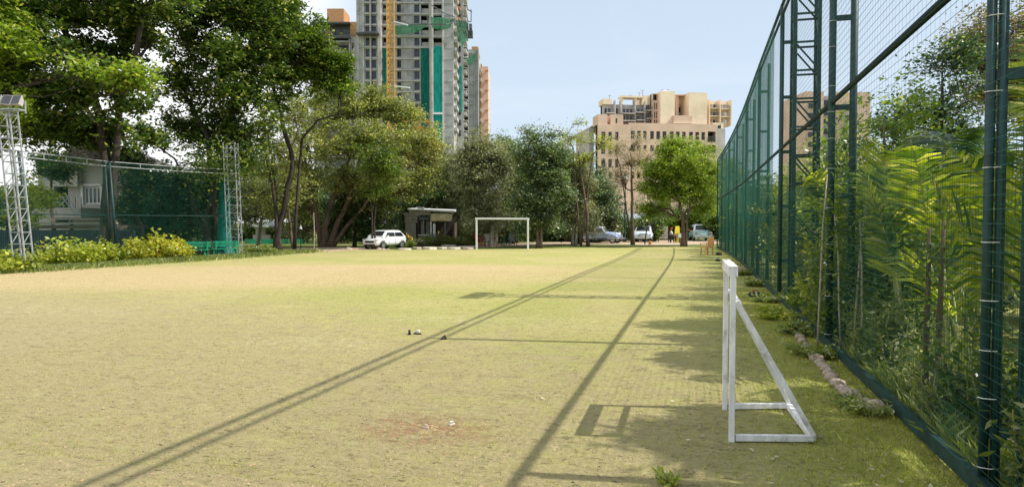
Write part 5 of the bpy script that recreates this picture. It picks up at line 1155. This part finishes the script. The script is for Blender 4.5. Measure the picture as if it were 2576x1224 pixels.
# blue vintage car with bulging wings
p=G(1513,611)
car('vintage_car','small blue vintage car with bulging wings, leftmost of three far cars',p,heading(-25),
 [(-1.75,.45,.7,.35),(-1.6,.3,.92,.55),(-1.0,.28,.98,.62),(.2,.28,.98,.62),(.9,.3,.98,.52),(1.5,.34,.92,.38),(1.75,.42,.78,.28)],
 (.55,.15,-.9,-1.5,.9,1.42,.6,.46),'p_blue','p_grey',(-1.15,1.2),.32,.68,
 [('wing','p_blue',[('l',[(.7,.3,.55,.1),(.85,.3,.78,.15),(1.2,.36,.84,.16),(1.55,.36,.72,.15),(1.72,.4,.5,.08)])]),('bumper','chrome',[('b',1.84,1.9,-.72,.72,.38,.5)]),('bumper','chrome',[('b',-1.9,-1.84,-.7,.7,.38,.5)]),('headlight','lamp_glass',[('s',(1.45,.52,.82),.12)]),('headlight','lamp_glass',[('s',(1.45,-.52,.82),.12)]),('grille','chrome',[('b',1.74,1.8,-.2,.2,.46,.8)]),('running_board','dark',[('b',-.8,.8,.62,.8,.3,.35),('b',-.8,.8,-.8,-.62,.3,.35)])])
# wings placed at the four corners of the blue car
bc=[o for o in C.objects if o.name.startswith('wing')][-1]; bc.location=(0,-.66,0)
for (x,y) in ((0,.66),(-2.35,.66),(-2.35,-.66)):
    o=bc.copy(); C.objects.link(o); o.parent=bc.parent; o.location=(x,y,0)
# white/light-blue vintage saloon, tail to camera
p=G(1628,608.5)+FW*1.2
car('vintage_car','white and pale blue vintage saloon, middle of the three cars at the far path',p,heading(72),
 [(-2.1,.42,.72,.66),(-2.0,.3,.86,.82),(-1.3,.28,.92,.88),(0,.28,.94,.88),(1.2,.28,.92,.86),(1.9,.32,.82,.76),(2.05,.4,.7,.6)],
 (.95,.4,-.75,-1.45,.9,1.46,.8,.64),'p_lblue','p_white',(-1.3,1.3),.33,.78,
 [('bumper','chrome',[('b',-2.2,-2.1,-.85,.85,.4,.5)]),('bumper','chrome',[('b',2.05,2.14,-.8,.8,.4,.5)]),('boot_rack','win_frame',[('b',-2.13,-2.08,-.6,.2,.74,.78),('b',-2.1,-2.02,-.1,.3,.5,.72)]),('tail_light','red_light',[('b',-2.12,-2.05,-.8,-.68,.62,.76)]),('tail_light','red_light',[('b',-2.12,-2.05,.68,.8,.62,.76)]),('licence_plate','white',[('b',-2.14,-2.105,-.2,.2,.55,.66)])])
# teal/white saloon, boot to camera beside the fence
p=G(1772,606.5)+FW*1.6
car('saloon_car','teal and white saloon facing away beside the far end of the tall fence',p,heading(84),
 [(-2.1,.42,.85,.76),(-2.03,.32,.95,.86),(-1.2,.3,.98,.9),(0,.3,.98,.9),(1.3,.3,.95,.88),(2.0,.34,.85,.8),(2.1,.42,.7,.7)],
 (1.0,.45,-.75,-1.35,.95,1.58,.82,.66),'p_teal','p_white',(-1.3,1.3),.34,.8,
 [('boot_lid','p_white',[('b',-2.09,-1.36,-.05,.72,.975,.99)]),('bumper','chrome',[('b',-2.2,-2.1,-.88,.88,.42,.54)]),('tail_light','red_light',[('b',-2.13,-2.07,-.82,-.58,.68,.8)]),('tail_light','red_light',[('b',-2.13,-2.07,.58,.82,.68,.8)]),('licence_plate','white',[('b',-2.14,-2.09,-.25,.25,.6,.72)]),('mirror','amber',[('b',.7,.8,-1.08,-.9,.98,1.1),('b',.7,.8,.9,1.08,.98,1.1)])])
# ------------------------------------------------------------------ furniture
def bench(label,loc,rz,w_=1.5,m='bench_green',lab2=None):
    t0=thing('park_bench',label,'bench',loc,rz)
    mb=MB(); [mb.box(-w_/2,w_/2,-.2+.14*i,-.08+.14*i,.42,.45) for i in range(3)]; mb.build('seat',M[m],t0)
    mb=MB(); [mb.box(-w_/2,w_/2,.24,.27,.55+.15*i,.67+.15*i) for i in range(2)]; mb.build('backrest',M[m],t0)
    for x in (-w_/2+.12,w_/2-.16):
        mb=MB(); mb.box(x,x+.05,-.18,-.13,0,.42); mb.box(x,x+.05,.2,.24,0,.84); mb.box(x,x+.05,-.18,.2,.36,.418); mb.build('leg',M[m],t0)
bench('green slatted bench left of the leaning tree trunk behind the field edge',G(492,650),A+.1,1.25)
bench('green slatted bench just left of the right lattice mast',G(566,647),A+.15,1.25)
def chair(name,label,loc,rz,m,arms=True,hb_=.95,recl=0,cat='chair'):
    t0=thing(name,label,cat,loc,rz); mb=MB(); mb.box(-.26,.26,-.25,.25,.40,.44); mb.build('seat',M[m],t0,bevel=.01)
    mb=MB(); mb.hexa([(-.25,.22,.44),(.25,.22,.44),(-.25,.26,.44),(.25,.26,.44),(-.24,.26+recl,hb_),(.24,.26+recl,hb_),(-.24,.30+recl,hb_),(.24,.30+recl,hb_)]); mb.build('backrest',M[m],t0,bevel=.01)
    for sx in (-1,1):
        for y in (-.22,.22): mb=MB(); mb.bar((sx*.23,y,0),(sx*.22,y*.95,.40),.045); mb.build('leg',M[m],t0)
        if arms: mb=MB(); mb.bar((sx*.27,-.24,.63),(sx*.27,.27,.66),.05,.03); mb.bar((sx*.27,-.22,.44),(sx*.27,-.22,.63),.035); mb.build('armrest',M[m],t0)
    return t0
chair('wooden_armchair','orange brown wooden armchair standing by the tall fence','chair' and G(1778,641),A+R(-70),'chair_wood')
chair('folding_chair','red backed reclining chair beside the left goalpost of the far goal',G(1209,620),A+R(60),'cloth_red',recl=.25)
chair('folding_chair','dark folding chair next to the red one under the far goal',G(1222,620),A+R(-30),'greywall')
chair('folding_chair','pale metal chair right of the garden table',G(1290,618),A+R(20),'galv'); chair('folding_chair','green metal chair on the grass behind the goal',G(1272,617),A+R(-60),'bench_green')
t0=thing('garden_table','long weathered table on the grass behind the far goal','table',G(1240,618),A); mb=MB(); mb.box(-1,1,-.35,.35,.70,.75); mb.build('table_top',M['wood_grey'],t0)
for sx in (-.85,.85):
    for sy in (-.28,.28): mb=MB(); mb.box(sx-.03,sx+.03,sy-.03,sy+.03,0,.70); mb.build('leg',M['wood_grey'],t0)
t0=thing('picnic_table','small dark picnic table under the bright round tree','table',G(1698,609.5),A); mb=MB(); mb.box(-.5,.5,-.3,.3,.70,.74); mb.build('table_top',M['wood_dark'],t0)
for sx in (-.4,.4): mb=MB(); mb.box(sx-.03,sx+.03,-.25,.25,0,.70); mb.build('leg',M['wood_dark'],t0)
t0=thing('easel_sign','yellow folded sign leaning on the round tree','sign',G(1706,610)+FW*.4,A); mb=MB(); mb.hexa([(-.3,0,0),(.3,0,0),(-.3,.05,0),(.3,.05,0),(-.1,.25,1.45),(.25,.25,1.45),(-.1,.3,1.45),(.25,.3,1.45)]); mb.build('panel',M['yellow'],t0,bevel=.01); mb=MB(); mb.bar((.2,.5,0),(.1,.28,1.3),.04); mb.build('strut',M['wood_dark'],t0)
t0=thing('notice_box','small blue faced box on a low post beside the yellow sign','box',G(1710,611.5),A); mb=MB(); mb.box(-.22,.22,-.12,.12,.45,.85); mb.build('box',M['chair_wood'],t0,bevel=.02); mb=MB(); mb.box(-.17,.17,-.14,-.122,.5,.8); mb.build('face',M['p_lblue'],t0); mb=MB(); mb.box(-.05,.05,-.05,.05,0,.45); mb.build('post',M['wood_dark'],t0)
# lamp post
t0=thing('street_lamp','tall black lamp post with a white globe between the blue and the white vintage cars','lamp post',G(1572,609),A)
mb=MB(); mb.lathe([(.16,0),(.14,.3),(.09,.45),(.07,.8),(.055,3),(.05,5.4),(.08,5.45),(.08,5.5)],12); mb.build('pole',M['pole_black'],t0,True); mb=MB(); mb.lathe([(.1,5.5),(.2,5.7),(.21,5.9),(.13,6.1),(.03,6.2)],12); mb.build('lantern',M['lamp_glass'],t0,True); mb=MB(); mb.lathe([(.22,5.92),(.12,6.15),(.02,6.28)],12); mb.build('cap',M['pole_black'],t0)
t0=thing('garden_light','low dark garden light on a stake on the bare earth','lamp',G(757,633),A); mb=MB(); mb.tube([(0,0,0),(0,0,1.4)],.03,8); mb.build('stake',M['pole_black'],t0); mb=MB(); mb.lathe([(.12,1.38),(.05,1.5),(.02,1.62)],10); mb.build('shade',M['galv'],t0)
t0=thing('marker_pole','thin pale pole standing left of the forked trunks','pole',G(790,629),A); mb=MB(); mb.tube([(0,0,0),(.03,0,1.2),(0,0,2.4)],.03,6); mb.build('pole',M['bark_pale'],t0); mb=MB(); mb.box(-.08,.08,-.08,.08,0,.06); mb.build('foot',M['stone'],t0)
# leaning iron post and stump in front of white vintage car
t0=thing('leaning_post','dark leaning branch-like post in front of the white vintage car','post',G(1625,615),A); mb=MB(); mb.tube([(-.1,0,0),(.0,0,.9),(.12,0,1.6),(.3,0,2.1)],[.05,.05,.04,.025],7); mb.tube([(.05,0,1.2),(-.15,0,1.75)],[.03,.012],6); mb.build('post',M['bark_dark'],t0); mb=MB(); mb.lathe([(.15,0),(.13,.2),(.12,.3)],10,(.25,-.4,0)); mb.build('foot_block',M['chair_wood'],t0)
for i,(x0,x1,py) in enumerate(((1540,1566,607),(1582,1612,607),(1655,1695,606))):
    a=G(x0,py); b=G(x1,py); t0=thing('low_barrier',['low white rail left of the lamp post','low rail between lamp post and white vintage car','low rail between white vintage car and picnic table'][i],'barrier',a); mb=MB(); mb.bar((0,0,.62),(b-a)+UP*.62,.05); mb.build('rail',M['galv'],t0)
    for q in (Vector((0,0,0)),b-a): mb=MB(); mb.bar(q,q+UP*.6,.06); mb.build('post',M['galv'],t0)
a=G(1370,600);t0=thing('wooden_rail','pale wooden rail fence half hidden in the thicket','fence',a,A)
for x in (0,1.2,2.4): mb=MB(); mb.box(x-.04,x+.04,-.04,.04,0,1.0); mb.build('post',M['wood_grey'],t0)
mb=MB(); mb.box(-.1,2.5,-.065,-.042,.85,.97); mb.box(-.1,2.5,-.065,-.042,.45,.53); mb.build('rail',M['wood_grey'],t0)
# small items by the fence foot
def blob_item(name,label,cat,px,py,dims,m1,m2,rz=0):
    t0=thing(name,label,cat,G(px,py),rz); mb=MB(); mb.lathe([(dims[0]*.6,0),(dims[0],dims[1]*.35),(dims[0]*.85,dims[1]*.8),(dims[0]*.3,dims[1])],12); o=mb.build('body',M[m1],t0,True); o.scale=(1,.6,1)
    mb=MB(); mb.tube([(-dims[0]*.5,0,dims[1]*.8),(-dims[0]*.2,0,dims[1]*1.25),(dims[0]*.2,0,dims[1]*1.25),(dims[0]*.5,0,dims[1]*.8)],.012,5); mb.build('strap',M[m2],t0)
blob_item('bag','grey brown cloth bag propped at the fence foot','bag',1858,692,(.2,.3),'stone','dark',.5)
blob_item('bag','small black bag lying by the wooden armchair','bag',1808,642,(.18,.16),'dark','dark',.2)
blob_item('bag','little black pouch in the grass between armchair and fence','bag',1806,657,(.13,.12),'dark','cloth_blue',.2)
blob_item('bag','dark red and blue bag at the fence foot','bag',1898,747,(.16,.14),'cloth_dark','cloth_red',.3)
for i,(px,py) in enumerate(((1072,1077),(1137,1069),(1030,840),(1050,840),(1116,853))):
    s=[.016,.02,.045,.045,.035][i]; t0=thing('sandal' if i>1 else 'litter_scrap',['crumpled white scrap on the left of the red patch','blue and white scrap on the right of the red patch','black shoe lying on the field, left of a pair','black and white shoe lying on the field, right of a pair','small shoe on the shadow line'][i],'shoe' if i>1 else 'litter',G(px,py),i)
    mb=MB(); mb.prism([(-s*1.4,-s*.5),(0,-s*.6),(s*1.4,-s*.35),(s*1.6,0),(s*1.4,s*.4),(0,s*.5),(-s*1.4,s*.5),(-s*1.6,0)],.002,.018,lambda p,z:(p[0],p[1],z)); mb.build('sole' if i>1 else 'scrap',M['dark'] if i>1 else M['pale_stone'],t0,bevel=.003)
    mb=MB(); mb.tube([(-s*.9,0,.02),(-s*.5,0,.02+s*.9),(s*.3,.0,.02+s*.6),(s*1.1,0,.02)],[s*.3,s*.45,s*.35,s*.12],7); mb.build('upper' if i>1 else 'fold',M['dark'] if i in (2,4) else M['cloth_white'] if i==3 else M['pale_stone'] if i==0 else M['p_lblue'],t0,True)
# ------------------------------------------------------------------ people
def skinfig(name,J,Eg,Rr,material,parent):
    me_=bpy.data.meshes.new(name); keys=list(J); me_.from_pydata([J[k] for k in keys],[(keys.index(a),keys.index(b)) for a,b in Eg],[]); me_.materials.append(material)
    o=bpy.data.objects.new(name,me_); C.objects.link(o); o.parent=parent
    m_=o.modifiers.new('skin','SKIN'); me_.skin_vertices  # layer made by modifier
    if not me_.skin_vertices: 
        bm_=bmesh.new(); bm_.from_mesh(me_); bm_.verts.layers.skin.verify(); bm_.to_mesh(me_); bm_.free()
    for i,k in enumerate(keys):
        me_.skin_vertices[0].data[i].radius=(Rr.get(k,.05),Rr.get(k,.05))
    me_.skin_vertices[0].data[0].use_root=True
    s_=o.modifiers.new('sub','SUBSURF'); s_.levels=1; s_.render_levels=2
    return o
def person(label,loc,rz,sit,shirt,trous,hat):
    t0=thing('person',label,'person',loc,rz)
    hz=.48 if sit else .92
    J={'pel':(0,0,hz),'spine':(0,.02,hz+.25),'chest':(0,.0,hz+.45),'neck':(0,0,hz+.58),'head':(0,-.02,hz+.68),'top':(0,-.02,hz+.78)}
    Eg=[('pel','spine'),('spine','chest'),('chest','neck'),('neck','head'),('head','top')]
    Rr={'pel':.13,'spine':.12,'chest':.13,'neck':.05,'head':.09,'top':.075}
    for s,n in ((-1,'l'),(1,'r')):
        J['hip'+n]=(s*.09,0,hz-.02); J['knee'+n]=(s*.12,-.42,hz) if sit else (s*.1,-.03,.48); J['ank'+n]=(s*.12,-.4,.07) if sit else (s*.1,0,.07); J['toe'+n]=(s*.12,-.55,.03) if sit else (s*.1,-.15,.03)
        J['sh'+n]=(s*.19,0,hz+.48); J['el'+n]=(s*.25,-.12,hz+.24); J['wr'+n]=(s*.16,-.33,hz+.24) if sit else (s*.27,-.05,hz-.0); w0=J['wr'+n]; dd=(0,-.08,0) if sit else (0,-.01,-.08); J['hand'+n]=tuple(w0[i]+dd[i] for i in range(3))
        Eg+=[('pel','hip'+n),('hip'+n,'knee'+n),('knee'+n,'ank'+n),('ank'+n,'toe'+n),('chest','sh'+n),('sh'+n,'el'+n),('el'+n,'wr'+n),('wr'+n,'hand'+n)]
        for k,v in (('hip',.09),('knee',.06),('ank',.04),('toe',.035),('sh',.06),('el',.042),('wr',.03),('hand',.035)): Rr[k+n]=v
        for f in range(5):
            h0=J['hand'+n]; off=(f-2)*.017; L_=[.05,.06,.065,.06,.05][f] if f else .05
            J['f%d'%f+n]=(h0[0]+off*1.4,h0[1]+dd[1]*L_*9-.005,h0[2]+dd[2]*L_*9-.01); Eg.append(('hand'+n,'f%d'%f+n)); Rr['f%d'%f+n]=.009
    skinfig('body',J,Eg,Rr,M['skin'],t0)
    sub=lambda ks:{k:J[k] for k in ks}
    ks=['pel','spine','chest','shl','shr','ell','elr']; skinfig('shirt',sub(ks),[('pel','spine'),('spine','chest'),('chest','shl'),('chest','shr'),('shl','ell'),('shr','elr')],{k:Rr[k]+.025 for k in ks},M[shirt],t0)
    ks=['pel','hipl','hipr','kneel','kneer','ankl','ankr']; skinfig('trousers',sub(ks),[('pel','hipl'),('pel','hipr'),('hipl','kneel'),('hipr','kneer'),('kneel','ankl'),('kneer','ankr')],{k:Rr[k]+.022 for k in ks},M[trous],t0)
    mb=MB(); mb.lathe([(.115,0),(.118,.06),(.09,.11),(.03,.135)],14,(0,-.02,hz+.70)); mb.build('cap' if hat!='cloth_dark' else 'hair',M[hat],t0,True)
person('person in a white shirt and red cap sitting at the dark picnic table',G(1688,609.5),A+R(80),True,'cloth_white','cloth_dark','cloth_red')
person('person with a blue shirt standing behind the white vintage car',G(1594,605)+FW*1.0,A+R(-10),False,'cloth_blue','cloth_dark','cloth_white')
chair('folding_chair','dark chair carrying the seated person in the red cap',G(1688,609.5),A+R(80),'dark',arms=False)
print('objects',len(bpy.data.objects),'faces',sum(len(m.polygons) for m in bpy.data.meshes))
